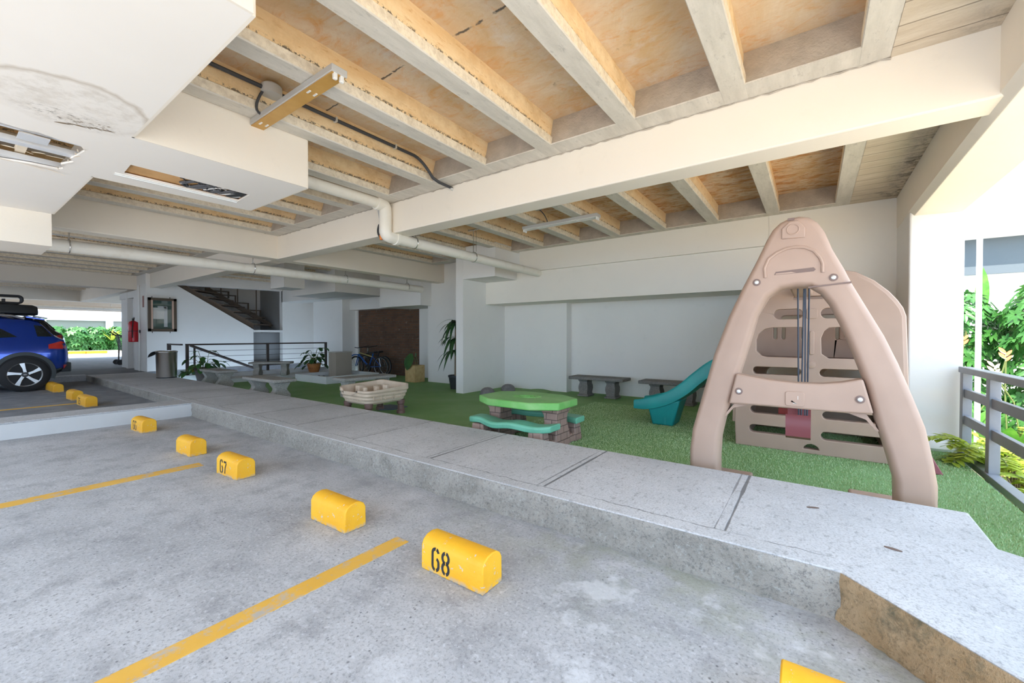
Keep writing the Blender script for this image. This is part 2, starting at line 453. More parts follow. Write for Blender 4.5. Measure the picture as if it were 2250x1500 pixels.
M['tan'] = m_tan(); M['tand'] = simple('dark_brown_plastic', (.20, .135, .115), .55)
M['maroon'] = simple('maroon_plastic', (.27, .075, .085), .45)
M['red'] = simple('red_plastic', (.42, .045, .03), .4)
M['teal'] = simple('teal_plastic', (.01, .27, .26), .38, c2=(.012, .22, .22), sc=3)
M['green'] = simple('green_plastic', (.16, .44, .11), .45, c2=(.24, .50, .17), sc=5)
M['seagreen'] = simple('sea_green_plastic', (.14, .42, .28), .45, c2=(.17, .47, .33), sc=4)
M['stone'] = m_stone('brown_moulded_stone', (.34, .225, .185), (.29, .19, .155))
M['steel'] = simple('steel', (.62, .61, .59), .25, 1)
M['brushed'] = simple('brushed_steel', (.60, .56, .52), .28, 1)
M['bolt'] = simple('zinc_bolt', (.72, .72, .70), .4, .6)
M['railgrey'] = simple('grey_enamel', (.21, .22, .25), .4, c2=(.25, .26, .29), sc=3)
M['railbrown'] = simple('dark_brown_steel', (.06, .045, .04), .5)
M['stair'] = simple('brown_stair_steel', (.17, .125, .095), .6)
M['pvc'] = simple('cream_pvc', (.80, .755, .67), .4, c2=(.70, .63, .53), sc=5, lo=.55, hi=.8)
M['rope'] = simple('dark_rope', (.075, .09, .12), .8, bsc=200, bs=.6)
M['cable'] = simple('dark_cable', (.05, .05, .055), .5)
M['orange'] = simple('orange_connector', (.75, .22, .04), .5)
M['batten'] = simple('ochre_batten', (.58, .33, .09), .45, c2=(.50, .27, .06), sc=4)
M['battengrey'] = simple('grey_batten', (.52, .51, .49), .5)
M['whitepl'] = simple('white_plastic', (.82, .81, .78), .4)
M['wood'] = simple('pale_timber', (.80, .68, .52), .7)
M['galv'] = simple('galvanised_strip', (.70, .71, .73), .5, .2)
M['card'] = simple('brown_board', (.66, .38, .16), .7, c2=(.56, .31, .12), sc=6)
M['frame'] = simple('dark_bronze_frame', (.10, .07, .045), .4)
M['pinktrim'] = simple('pinkish_trim', (.62, .42, .32), .5)
M['paper'] = simple('paper', (.72, .71, .68), .8)
M['boardgreen'] = simple('green_felt', (.025, .085, .075), .9)
M['terra'] = simple('terracotta', (.48, .20, .06), .6, c2=(.36, .13, .04), sc=8)
M['potdark'] = simple('dark_pot', (.05, .035, .03), .55)
M['wicker'] = simple('straw_planter', (.55, .39, .18), .7, c2=(.46, .31, .13), sc=10, bsc=60, bs=.4)
M['soil'] = simple('soil', (.08, .055, .04), .95, bsc=40, bs=.8, bd=.02)
M['stem'] = simple('plant_stem', (.14, .17, .05), .6)
M['trunk'] = simple('cane_trunk', (.22, .16, .10), .8)
M['leafd'] = m_leaf('dark_green_leaf', (.025, .085, .02), (.045, .13, .03), .12)
M['leafdr'] = m_leaf('dracaena_leaf', (.022, .07, .025), (.04, .10, .03), .1)
M['leafh'] = m_leaf('umbrella_leaf', (.035, .14, .025), (.075, .22, .045), .25)
M['leafy'] = m_leaf('yellow_green_leaf', (.36, .48, .05), (.55, .60, .10), .45)
M['leafb'] = m_leaf('bright_strap_leaf', (.08, .24, .035), (.17, .36, .06), .35)
M['flower'] = simple('orange_red_bract', (.85, .16, .06), .5)
M['peach'] = simple('peach_flower', (.85, .50, .32), .6)
M['yleaf'] = simple('yellowed_leaf', (.62, .44, .08), .6)
M['domegrey'] = simple('grey_dome_plastic', (.17, .16, .165), .7, c2=(.22, .21, .21), sc=20)
M['sand'] = simple('sand_beige_plastic', (.62, .50, .38), .5, c2=(.55, .43, .32), sc=5)
M['brownpl'] = simple('brown_leg_plastic', (.17, .10, .085), .4)
M['ped'] = m_wall('weathered_concrete', (.36, .31, .25), .4)
M['pedl'] = m_wall('pale_weathered_concrete', (.50, .48, .43), .3)
M['basin'] = m_wall('white_basin', (.70, .71, .71), .2)
M['pebble'] = simple('dark_pebble', (.03, .03, .033), .4)
M['redpaint'] = simple('red_enamel', (.50, .012, .02), .25)
M['labely'] = simple('yellow_label', (.75, .55, .08), .6)
M['signred'] = simple('dull_red_sign', (.30, .13, .11), .6)
M['blue'] = simple('blue_car_paint', (.004, .055, .42), .16, .5, .5, Coat_Weight=1.0, Coat_Roughness=.04)
M['darkcar'] = simple('dark_car_paint', (.02, .02, .025), .2, .3, .5, Coat_Weight=1.0)
M['clad'] = simple('grey_cladding', (.055, .065, .07), .55)
M['glass'] = simple('dark_tinted_glass', (.012, .018, .02), .05, 0, .6)
M['tail'] = simple('red_lamp', (.62, .03, .02), .15, Coat_Weight=1.0)
M['alloy'] = simple('silver_alloy', (.66, .66, .67), .25, .8)
M['alloyd'] = simple('dark_alloy', (.05, .05, .055), .4, .5)
M['chrome'] = simple('chrome', (.75, .75, .76), .12, 1)
M['ground'] = simple('pale_paving', (.66, .55, .41), .85, c2=(.58, .47, .34), sc=2)
M['facade'] = m_wall('white_rough_facade', (.82, .82, .82), .35, 12)
M['farwall'] = m_wall('pale_green_wall', (.24, .25, .20), .15)
M['farpink'] = m_wall('pale_pink_wall', (.30, .24, .22), .15)
M['shadeband'] = m_wall('painted_shadow_band', (.115, .135, .15), .25)  # grey deepens the overhang's cast shadow, painted into the facade
M['flange'] = simple('pale_rough_flange', (.84, .75, .60), .8, c2=(.66, .57, .44), sc=22, bsc=60, bs=.5, bd=.01)
def m_pane():
    n = NT('clear_glass'); t = n.t
    tr = t.nodes.new('ShaderNodeBsdfTransparent'); gl = t.nodes.new('ShaderNodeBsdfGlossy'); gl.inputs['Roughness'].default_value = .03
    mx = t.nodes.new('ShaderNodeMixShader'); mx.inputs[0].default_value = .10
    n.L(tr.outputs[0], mx.inputs[1]); n.L(gl.outputs[0], mx.inputs[2])
    out = [q for q in t.nodes if q.type == 'OUTPUT_MATERIAL'][0]; n.L(mx.outputs[0], out.inputs['Surface']); return n.m
M['pane'] = m_pane()
M['floor2'] = simple('shaded_drive_concrete', (.15, .15, .16), .8, c2=(.21, .21, .22), sc=3, bsc=50, bs=.4, bd=.006)  # darker colour carries the shade of the roofed drive
M['floor3'] = simple('shaded_bay_concrete', (.20, .21, .23), .8, c2=(.28, .285, .30), sc=4, bsc=50, bs=.4, bd=.006)  # darkened copy of the bay concrete, its shade put into the colour
M['bikeblue'] = simple('blue_bike_paint', (.012, .09, .36), .3)
M['bikeyel'] = simple('ochre_bike_paint', (.45, .38, .14), .35)
M['water'] = simple('shallow_water', (.12, .14, .15), .05, 0, .6)
M['mat'] = simple('slate_mat', (.10, .12, .15), .8)
M['dirt'] = simple('dead_leaf', (.16, .11, .09), .8)
M['sky'] = None
SKY = 1.6; SUN = 5.0; SUNDIR = (-.05, -.46, .89); EXPO = 1.52
# ================================================================== SETTING
ZC = 2.94; ZB = 2.545; ZS = 3.2; YB0, YB1 = 3.515, 3.78
YF = -2.5                                  # open front behind the camera, invented to let daylight in
def S(name, mb, mats, **k): return struct(mb.build(name, mats, **k))
def sbox(name, mat, *b, **k): return S(name, MB().box(*b), mat, smooth=False, **k)

# ground / floors
sbox('floor', M['floor'], -8.05, 1.6, -14, 2.3, -.3, 0)
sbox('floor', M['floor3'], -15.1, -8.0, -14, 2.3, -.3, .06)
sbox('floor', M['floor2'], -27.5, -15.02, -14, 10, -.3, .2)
sbox('floor', M['floor'], -50, -27.5, -14, 10, -.3, .2)
wk = MB().prism([(-15.1, 2.24), (-7.5, 2.24), (.103, 2.238), (.62, 1.72), (3.2, -.86), (3.2, .4), (.80, 2.87), (.715, 2.92), (.722, 3.42), (-12.4, 3.42), (-15.1, 3.42)], 'z', -.3, .2)
S('walkway', wk, M['walk'], smooth=False, bevel=.012)
# rough face of the kerb, a thin render coat standing proud of the slab
kf = MB()
random.seed(3)
def kerb_face(p, q, z0, z1, n=60, amp=.008):
    d = Vector((q[0] - p[0], q[1] - p[1])); nn = Vector((d.y, -d.x)).normalized()
    rows = []
    for k in range(7):
        z = z0 + (z1 - z0) * k / 6; row = []
        for i in range(n + 1):
            t = i / n; o = .012 + random.uniform(-amp, amp) + (.02 * (1 - k / 3) if k < 3 else 0) * random.random()
            if k == 6: o = .004
            row.append((p[0] + d.x * t + nn.x * o, p[1] + d.y * t + nn.y * o, z))
        rows.append(row)
    kf.loft(rows, cap=False, closed=False)
kf.mat(0); kerb_face((-7.55, 2.24), (.103, 2.238), -.01, .197, 150)
kerb_face((-15.02, 2.24), (-8.05, 2.24), .04, .197, 100)
kf.mat(1); kerb_face((.103, 2.238), (.62, 1.72), -.01, .197, 24); kerb_face((.62, 1.72), (3.2, -.86), -.01, .197, 60)
S('kerb', kf, [M['kerb'], M['kerbtan']])
# low white dividing walls between the bays
lw = MB().mat(0).box(-8.05, -7.54, -4, 2.24, -.1, .185).mat(1).box(-8.06, -7.53, -4, 2.24, .185, .2)
S('low_wall', lw, [M['whiteside'], M['walk']], smooth=False, bevel=.008)
lw2 = MB().box(-15.30, -15.0, -4, 2.24, -.1, .205)
S('low_wall', lw2, M['walk'], smooth=False, bevel=.008)
# painted bay lines
def line(x0, x1, y0, y1, z):
    o = MB().box(x0, x1, y0, y1, z - .002, z + .0025).build('parking_line', M['line'], smooth=False)
    return o
l1 = line(-2.005, -1.90, -4.2, 1.60, 0)
tag(l1, 'worn yellow bay line running up beside the block numbered 68', 'line', 'yellow bay lines')
l2 = line(-4.70, -4.565, -4.2, 1.44, 0)
tag(l2, 'thinner yellow bay line ending at the block numbered 67', 'line', 'yellow bay lines')
l3 = line(-10.15, -10.02, -4.2, 1.38, .06)
tag(l3, 'faint yellow bay line in the far bay beside the blue car', 'line', 'yellow bay lines')
# turf bed, garden ground
sbox('floor', M['turf'], -12.3, 1.165, 3.40, 8.3, -.3, 0)
sbox('floor', M['ground'], 1.3, 9, 2.0, 11.2, -.6, -.27)
sbox('floor', M['ground'], 1.6, 14, -14, 2.0, -.6, -.02)
sbox('floor', M['ground'], -50, 14, -34, -14, -.6, -.01)
sbox('floor', M['ground'], -70, -50, -34, 12, -.6, .19)
sbox('kerb', M['facade'], 1.165, 1.31, 3.3, 6.2, -.5, -.24)
# raised plinth below the railing and pit of the stairwell
sbox('trim_1', M['basin'], -13.1, -12.1, 4.25, 7.5, -.3, .10)
sbox('trim_2', M['basin'], -13.05, -12.8, 3.42, 7.75, -.3, .2)
sbox('floor', M['grey'], -17.2, -13.05, 3.3, 8.3, -1.6, -1.4)

# ceiling slab and ribs
sb = MB().box(-27, .40, YF, 8.3, ZS, 3.35)
S('ceiling', sb, M['slab'], smooth=False)
pk = MB().box(.375, .86, YF, 8.3, ZC, 3.35)
S('ceiling', pk, M['plank'], smooth=False)
RW = .15
def rib_mesh(y0, y1):
    mb = MB()
    sec = [(0, ZC), (RW, ZC), (RW + .006, ZC + .008), (RW + .006, ZC + .078), (RW - .014, ZC + .092), (RW - .014, ZS + .02), (.014, ZS + .02), (.014, ZC + .092), (-.006, ZC + .078), (-.006, ZC + .008)]
    n = len(sec); segs = 1
    vs = [(x, y0, z) for x, z in sec] + [(x, y1, z) for x, z in sec]
    for i in range(n):
        j = (i + 1) % n
        mb.mat(0 if i in (0, 9, 1) else 2 if i in (2, 3, 7, 8) else 1)
        mb.add([vs[i], vs[j], vs[n + j], vs[n + i]], [(0, 1, 2, 3)])
    return mb
protos = {}
def rib(k, key, y0, y1):
    x = .227 - .7765 * k
    if key not in protos:
        o = rib_mesh(y0, y1).build('ceiling_rib', [M['rbot'], M['rside'], M['flange']], smooth=False); protos[key] = o
    else:
        o = protos[key].copy(); COL.objects.link(o)
    struct(o); o.location.x = x
    return o
for k in range(0, 21):
    rib(k, 'near', YF, YB0 - .01)
for k in range(0, 11): rib(k, 'back', YB1 + .005, 7.12)
for k in range(11, 21): rib(k, 'backleft', YB1 + .005, 8.2)
for k in range(21, 33): rib(k, 'near', YF, 0); rib(k, 'backleft', 0, 0)
# mortar closers between the ribs at the beams
def closer(x0, x1, y0, y1):
    mb = MB().mat(1).box(x0, x1, y0, y1, ZC + .0015, ZC + .012)
    mb.mat(0).prism([(y0 + .005, ZC + .012), (y1, ZC + .012), (y1, ZS), (y0 + .07, ZS)], 'x', x0, x1)
    S('trim_3', mb, [M['endblock'], M['rbot']], smooth=False)
closer(-7.6, .378, 3.30, YB0 + .02); closer(-7.5, .378, 6.95, 7.2); closer(-15.9, -7.9, 3.30, YB0 + .02)
# the long beam and its continuation
def beam(name, x0, x1, y0, y1, z0, z1, mat='cream', bv=.012):
    return S(name, MB().box(x0, x1, y0, y1, z0, z1), M[mat], smooth=False, bevel=bv)
beam('ceiling_beam', -7.62, .87, YB0, YB1, ZB, ZC + .2)
beam('ceiling_beam', -16.1, -7.8, YB0, YB1, ZB, ZC + .2)
beam('ceiling_beam', -7.86, -7.6, YF, 7.6, ZB, ZC + .2)
beam('ceiling_beam', -16.35, -15.95, YF, 3.55, ZB, ZC + .2)
beam('ceiling_beam', -23.6, -23.2, YF, 9, ZB, ZC + .2)
beam('ceiling_beam', -23.4, -16.2, 3.30, 3.58, ZB, ZC + .2)
beam('ceiling_beam', -27.2, -26.8, YF, 9, 2.35, 3.35)
# edge beam over the open side
eb = MB().prism([(.84, 3.35), (.84, 2.565), (.885, 2.51), (1.25, 2.495), (1.285, 2.52), (1.285, 3.35)], 'y', YF, 7.2)
S('ceiling_beam', eb, M['cream'], smooth=False, bevel=.006)
cj = MB(); random.seed(19); pts = []
for i in range(160):
    t = i / 159; pts.append((-7.55 + 7.93 * t, 3.511 + random.uniform(-.003, .003), ZC - .004 + random.uniform(-.006, .006)))
cj.tube(pts, [random.uniform(.002, .009) for _ in pts], 5)
S('trim_10', cj, M['endblock'])
# right column with rounded foot
S('wall_right', MB().box(.845, 1.27, 6.26, 8.4, -.3, 2.56), M['white'], smooth=False, bevel=.02, segs=3)
S('trim_4', MB().lathe([(.0, 0), (.235, 0), (.25, .03), (.215, .09), (.17, .12)], (1.03, 6.32, -.0), 20), M['white'])
# back walls
sbox('wall_back', M['cream2'], -.53, .86, 7.10, 8.4, -.05, ZC + .2)
sbox('wall_back', M['cream2'], -5.95, -.531, 7.17, 8.4, 1.90, 2.519)
sbox('wall_back', M['cream2'], -4.95, -.531, 7.108, 8.4, 2.52, ZC + .2)
sbox('wall_back', M['white'], -4.25, .86, 8.08, 8.4, -.05, 2.0)
sbox('wall_back', M['white'], -5.95, -4.25, 7.86, 8.4, -.05, 2.0)
sbox('wall_back', M['white'], -6.10, -5.90, 6.42, 8.4, -.05, ZC + .2)
sbox('wall_back', M['white'], -6.09, -5.06, 6.425, 7.3, 2.375, ZC + .1)
sbox('wall_back', M['white'], -8.2, -6.0, 7.57, 8.4, -.05, ZC + .2)
sbox('wall_back', M['white'], -9.29, -8.15, 8.24, 8.6, -.05, 2.2)
sbox('wall_back', M['brick'], -12.3, -9.27, 8.26, 8.6, -.05, 2.2)
sbox('wall_back', M['white'], -15.3, -12.28, 8.22, 8.6, -1.6, ZC + .2)
sbox('wall_back', M['white'], -14.2, -12.42, 7.75, 8.3, -.3, ZC + .2)
sbox('wall_back', M['white'], -9.72, -8.07, 7.2, 8.5, 1.985, ZC + .2)
sbox('wall_back', M['white'], -13.0, -9.6, 8.02, 8.5, 2.05, ZC + .2)
sbox('ceiling_beam', M['white'], -12.6, -10.3, 6.22, 7.15, 2.38, ZC + .2)
sbox('ceiling_beam', M['white'], -15.1, -10.32, 7.1, 7.8, 2.38, ZC + .2)
sbox('ceiling_beam', M['white'], -11.02, -10.33, 4.92, 5.42, 2.38, ZC + .2)
# left wall with the stair opening
wl = [(3.435, -.05), (6.165, -.05), (6.165, 1.42), (4.08, 2.70), (3.435, 2.96)]
S('wall_left', MB().prism(wl, 'x', -15.25, -15.04), M['white'], smooth=False)
S('wall_left', MB().prism([(7.1, -1.5), (8.3, -1.5), (8.3, 3.1), (7.1, 3.1)], 'x', -15.25, -15.04), M['white'], smooth=False)
S('wall_left', MB().prism([(3.42, 2.66), (4.05, 2.695), (7.9, 2.79), (7.9, 3.2), (3.42, 3.2)], 'x', -15.3, -15.03), M['white'], smooth=False)
sbox('wall_left', M['white'], -15.30, -15.0, 6.16, 7.1, 1.33, 1.40)
sbox('wall_left', M['white'], -17.3, -17.1, 3.45, 8.3, -1.5, 3.2)
sbox('wall_left', M['grey'], -17.2, -15.2, 7.25, 7.5, -1.5, 3.2)
sbox('wall_left', M['grey'], -16.4, -15.6, 6.05, 7.3, -1.5, 1.32)
# short end wall carrying the extinguisher, with a shallow door recess
sbox('wall_left', M['white'], -16.3, -15.08, 3.43, 3.62, 0, ZC)
sbox('wall_left', M['white'], -18.05, -17.35, 3.50, 3.75, 0, 2.6)
sbox('wall_left', M['white'], -17.4, -16.25, 3.60, 3.75, 0, 2.6)
sbox('door_1', M['white'], -17.36, -16.3, 3.575, 3.605, .2, 2.35)
sbox('wall_left', M['white'], -18.05, -15.2, 3.46, 3.75, 2.35, 2.7)
# suspended plasterboard ceiling with its torn hole and its empty light slot
zs = 2.52
outer = [(-1.88, YF), (-1.88, .775), (-3.685, .775), (-3.68, 1.955), (-4.815, 1.945), (-4.85, .765), (-6.69, .75), (-6.69, YF)]
torn = [(-4.065, .05), (-4.085, .244), (-4.10, .33), (-4.085, .40), (-4.12, .50), (-4.13, .60), (-4.22, .635), (-4.36, .62), (-4.50, .60), (-4.56, .625), (-4.70, .575), (-4.80, .60), (-4.86, .582), (-4.875, .45), (-4.90, .36), (-4.93, .293), (-4.91, .1), (-4.92, -.12), (-4.45, -.14), (-4.1, -.12)]
slot = [(-4.275, .892), (-4.285, 1.731), (-4.565, 1.745), (-4.56, .905)]
sf = MB(); panel_bm(outer, [torn, slot], 'z', zs, zs + .014, sf)
S('ceiling', sf, M['soffit'], smooth=False)
fa = MB()
for p, q in list(zip(outer, outer[1:]))[:-1]:
    (x0, y0), (x1, y1) = p, q
    nx, ny = (y1 - y0), -(x1 - x0); l = math.hypot(nx, ny); nx, ny = nx / l * .014, ny / l * .014
    # inward normal
    fa.add([(x0, y0, zs), (x1, y1, zs), (x1 - (-nx), y1 - (-ny), zs), (x0 + nx, y0 + ny, zs), (x0, y0, ZC + .01), (x1, y1, ZC + .01), (x1 + nx, y1 + ny, ZC + .01), (x0 + nx, y0 + ny, ZC + .01)],
           [(0, 1, 2, 3), (4, 5, 6, 7), (0, 1, 5, 4), (2, 3, 7, 6), (1, 2, 6, 5), (0, 3, 7, 4)])
S('trim_5', fa, M['cream'], smooth=False)
sbox('ceiling', M['cream'], -7.5, -6.69, YF, .744, 2.17, ZC)
sbox('trim_6', M['whitepl'], -4.63, -4.575, .86, 1.745, zs - .006, zs + .002)
sbox('trim_7', M['whitepl'], -4.615, -4.60, .86, 1.745, zs - .012, zs)
# board above the slot
sbox('ceiling', M['card'], -4.62, -4.22, .85, 1.80, zs + .024, zs + .04)
# framing seen through the torn hole
fr = MB()
fr.mat(0).box(-4.95, -4.87, -.4, .66, zs + .02, zs + .06)
fr.box(-4.52, -4.44, -.4, .64, zs + .015, zs + .05)
fr.box(-4.24, -4.21, -.4, .63, zs + .03, zs + .09)
S('ceiling_channel', fr, M['galv'], smooth=False)
wd = MB().box(-4.9, -4.1, .10, .15, zs + .06, zs + .11).box(-4.9, -4.1, .36, .41, zs + .07, zs + .11)
wd.add([(-4.1, -.1, zs + .2), (-4.05, -.1, zs + .2), (-4.62, .5, zs + .2), (-4.67, .5, zs + .2), (-4.1, -.1, zs + .24), (-4.05, -.1, zs + .24), (-4.62, .5, zs + .24), (-4.67, .5, zs + .24)],
       [(0, 1, 2, 3), (4, 5, 6, 7), (0, 1, 5, 4), (2, 3, 7, 6), (1, 2, 6, 5), (0, 3, 7, 4)])
S('ceiling_batten', wd, M['wood'], smooth=False)
pl = MB().box(-4.36, -4.22, .33, .47, zs + .012, zs + .02)
S('ceiling_plate', pl, M['galv'], smooth=False)
# ragged paper edges of the hole
rg = MB(); random.seed(11)
def shred(x0, y0, x1, y1, n, w):
    for i in range(n):
        t = i / n; x = x0 + (x1 - x0) * t; y = y0 + (y1 - y0) * t
        a = math.atan2(y1 - y0, x1 - x0) + random.uniform(-.35, .35)
        rg.leaf((x, y, zs - .002), (math.cos(a), math.sin(a), random.uniform(-.25, .1)), (0, 0, 1), random.uniform(.05, .13), random.uniform(.008, w), .05, 3, .5)
shred(-4.92, -.1, -4.90, .55, 14, .02); shred(-4.86, .585, -4.15, .62, 10, .012); shred(-4.55, .0, -4.55, .55, 8, .03)
S('trim_9', rg, M['wood'])

ck = MB(); random.seed(23)
pth = [(-3.80, .44), (-3.765, .49), (-3.75, .51), (-3.735, .56), (-3.70, .60), (-3.705, .63), (-3.675, .68)]
for (x0, y0), (x1, y1) in zip(pth, pth[1:]):
    ck.leaf((x0, y0, zs - .001), (x1 - x0, y1 - y0, -.004), (0, 0, 1), math.hypot(x1 - x0, y1 - y0) * 1.25, random.uniform(.008, .018), .02, 3, .2)
for i in range(14):
    ck.leaf((random.uniform(-3.74, -3.62), random.uniform(.5, .68), zs - .001), (random.uniform(-1, 1), 1, 0), (0, 0, 1), random.uniform(.01, .028), random.uniform(.006, .012), .0, 2, .2)
S('trim_11', ck, M['trunk'])
# outdoors: facade behind the hedge, garden walls far left
sbox('wall_outside', M['facade'], -.5, 12, 11.0, 11.4, -.6, 2.95)
sbox('wall_outside', M['facade'], -.5, 12, 10.7, 11.4, 2.93, 6.0)
sbox('wall_outside', M['shadeband'], -.5, 12, 10.95, 11.4, 2.30, 2.94)
sbox('wall_light_blocker', M['white'], -30, -7.5, -4.6, -4.4, 0, 3.3)  # unseen wall, added to cut daylight in the far-left bays
fw = MB().box(-37.0, -36.7, -6, 12, 0, 2.2)
S('wall_outside', fw, M['farwall'], smooth=False)
S('wall_outside', MB().box(-36.9, -36.6, 3.15, 3.8, 0, 2.7).box(-36.9, -36.6, 6.35, 6.7, 0, 2.7).box(-36.9, -36.55, -6, 12, 2.15, 2.4), M['facade'], smooth=False)
S('wall_outside', MB().box(-36.75, -36.65, -6, 3.2, 0, 2.15), M['farpink'], smooth=False)
sbox('kerb', M['ground'], -33.9, -33.6, -6, 12, .15, .36)
# ================================================================== PLAYSET
AO = [(-.82,.02),(-.82,.26),(-.8,.44),(-.72,.75),(-.64,1.06),(-.54,1.35),(-.44,1.58),(-.35,1.77),(-.285,1.92),(-.25,1.985),(-.205,2.03),(-.15,2.055),(-.09,2.06),(-.03,2.045),(.02,2.0),(.06,1.93),(.105,1.8),(.17,1.66),(.21,1.56),(.29,1.39),(.38,1.2),(.45,1.02),(.52,.81),(.58,.62),(.62,.4),(.64,.26),(.64,.02)]
AI = [(.44,.02),(.435,.26),(.39,.45),(.34,.63),(.29,.86),(.22,1.08),(.15,1.28),(.09,1.42),(.04,1.5),(-.02,1.545),(-.1,1.555),(-.19,1.545),(-.27,1.49),(-.34,1.36),(-.39,1.16),(-.45,.94),(-.52,.67),(-.56,.55),(-.59,.4),(-.6,.24),(-.6,.02)]
ps = thing('climbing_playset', 'large brown plastic A-frame climbing playset with ropes and teal slide', 'playset', (0, 3.6, 0))
def prt(mb, name, mat, parent, **k):
    mb.v = [(x, y - 3.6, z) for x, y, z in mb.v]
    return mb.build(name, mat, parent, **k)
def bez_round(mb, outer, holes, y0, y1):
    panel_bm(outer, holes, 'y', y0, y1, mb); return mb
# A frame: legs and head in one moulding
mb = MB()
rounded_plate(mb, AO + AI, 3.6, 3.82, .07, 6)
fr = prt(mb, 'end_frame', M['tan'], ps, ang=60)
mb = MB().prism([(-.235,1.645),(-.225,1.668),(-.11,1.675),(0,1.68),(.012,1.665),(.0,1.652),(-.11,1.648)], 'y', 3.5985, 3.62); sl0 = prt(mb, 'head_slot_shade', M['tand'], ps)  # dark inset painted in place of the shaded slot opening
mb = MB().prism([(-.228,1.647),(-.222,1.656),(-.13,1.660),(-.10,1.650)], 'y', 3.5975, 3.6); prt(mb, 'slot_light_line', M['tan'], sl0)  # pale strip painted as the line of light in the slot
# raised arch rim, badge and ring moulded on the head
mb = MB()
rim = [(-.29,1.63),(-.295,1.70),(-.27,1.765),(-.22,1.805),(-.16,1.83),(-.11,1.835),(-.05,1.825),(0,1.795),(.035,1.745),(.05,1.70),(.05,1.64)]
mb.tube([(x, 3.598, z) for x, z in rim], .011, 8)
prt(mb, 'arch_rim', M['tan'], ps)
mb = MB().prism([(-.192,1.90),(-.192,1.975),(-.145,2.02),(-.09,2.02),(-.05,1.965),(-.05,1.895)], 'y', 3.588, 3.61)
bd = prt(mb, 'head_badge', M['tan'], ps, bevel=.008, segs=3)
mb = MB(); ring = circ(-.122, 1.96, .036, 24)
mb.tube([(x, 3.587, z) for x, z in ring + ring[:2]], .005, 6)
prt(mb, 'badge_ring', M['tan'], bd)
mb = MB().box(-.155, -.115, 3.597, 3.63, 2.028, 2.045)
prt(mb, 'hook_slot', M['tand'], ps)
# groove below the head above the right leg
mb = MB().prism([(-.03,1.546),(.205,1.566),(.205,1.556),(-.03,1.536)], 'y', 3.594, 3.62)
prt(mb, 'leg_seam', M['tand'], ps)
# cross board
mb = MB().prism([(-.475,.915),(-.38,.896),(-.25,.877),(-.09,.866),(.05,.869),(.16,.886),(.27,.915),(.325,.69),(.15,.682),(-.1,.682),(-.3,.684),(-.525,.68)], 'y', 3.575, 3.70)
cb = prt(mb, 'cross_board', M['tan'], ps, bevel=.014, segs=3)
mb = MB().prism(rrect(-.16, -.045, .70, .805, .018), 'y', 3.568, 3.58)
bg = prt(mb, 'board_badge', M['tan'], cb, bevel=.004)
mb = MB().prism([(-.125,.732),(-.10,.727),(-.09,.717),(-.112,.722),(-.12,.742)], 'y', 3.5665, 3.569).box(-.0855, -.0825, 3.5665, 3.569, .75, .775)
prt(mb, 'torn_sticker', M['paper'], cb)
def bolt(x, y, z, par, base=0):
    m = MB().lathe([(.026, .004), (.026, -.004), (.02, -.006)], (x, y, z), 16, axis='y')
    b = prt(m, 'bolt_washer', M['tand'], par)
    m = MB().lathe([(.014, 0), (.014, -.010), (.006, -.014)], (x, y, z), 12, axis='y')
    prt(m, 'bolt', M['bolt'], par)
bolt(-.345, 3.60, 1.60, ps); bolt(.11, 3.60, 1.60, ps)
bolt(-.455, 3.575, .78, cb); bolt(.255, 3.575, .78, cb)
for x0, x1 in ((-.80, -.40), (.22, .635)):
    mb = MB().box(x0, x1, 3.56, 4.02, .0, .055)
    prt(mb, 'foot', M['tan'], ps, bevel=.018, segs=3)
for sx, pts in ((-1, [(-.57,.57),(-.49,.68),(-.38,.68),(-.50,.64),(-.55,.57)]), (1, [(.36,.57),(.29,.68),(.18,.68),(.29,.64),(.345,.57)])):
    mb = MB().prism(pts, 'y', 3.64, 3.76); prt(mb, 'gusset', M['tan'], ps)
# top beam back to the tower, ropes and belt seat
mb = MB().box(-.17, -.01, 3.75, 5.25, 1.60, 1.70); prt(mb, 'top_beam', M['tan'], ps, bevel=.02)
for x, y, dx in ((-.108, 4.28, .014), (-.066, 4.32, -.012), (-.052, 4.02, .004), (-.028, 4.06, -.006)):
    mb = MB(); pts = []
    for i in range(12):
        t = i / 11; pts.append((x + dx * t, y, 1.61 - t * 1.09))
    mb.tube(pts, .0068, 6); prt(mb, 'rope', M['rope'], ps)
mb = MB(); rows = []
prof = [(3.99, .56), (3.985, .47), (4.0, .40), (4.06, .372), (4.17, .365), (4.28, .372), (4.34, .40), (4.355, .47), (4.35, .56)]
for x in (-.175, -.01):
    rows.append([(x, y, z) for y, z in prof] + [(x, y + (4.17 - y) * .06, z + .014) for y, z in prof[::-1]])
mb.loft(rows); prt(mb, 'belt_seat', M['maroon'], ps)
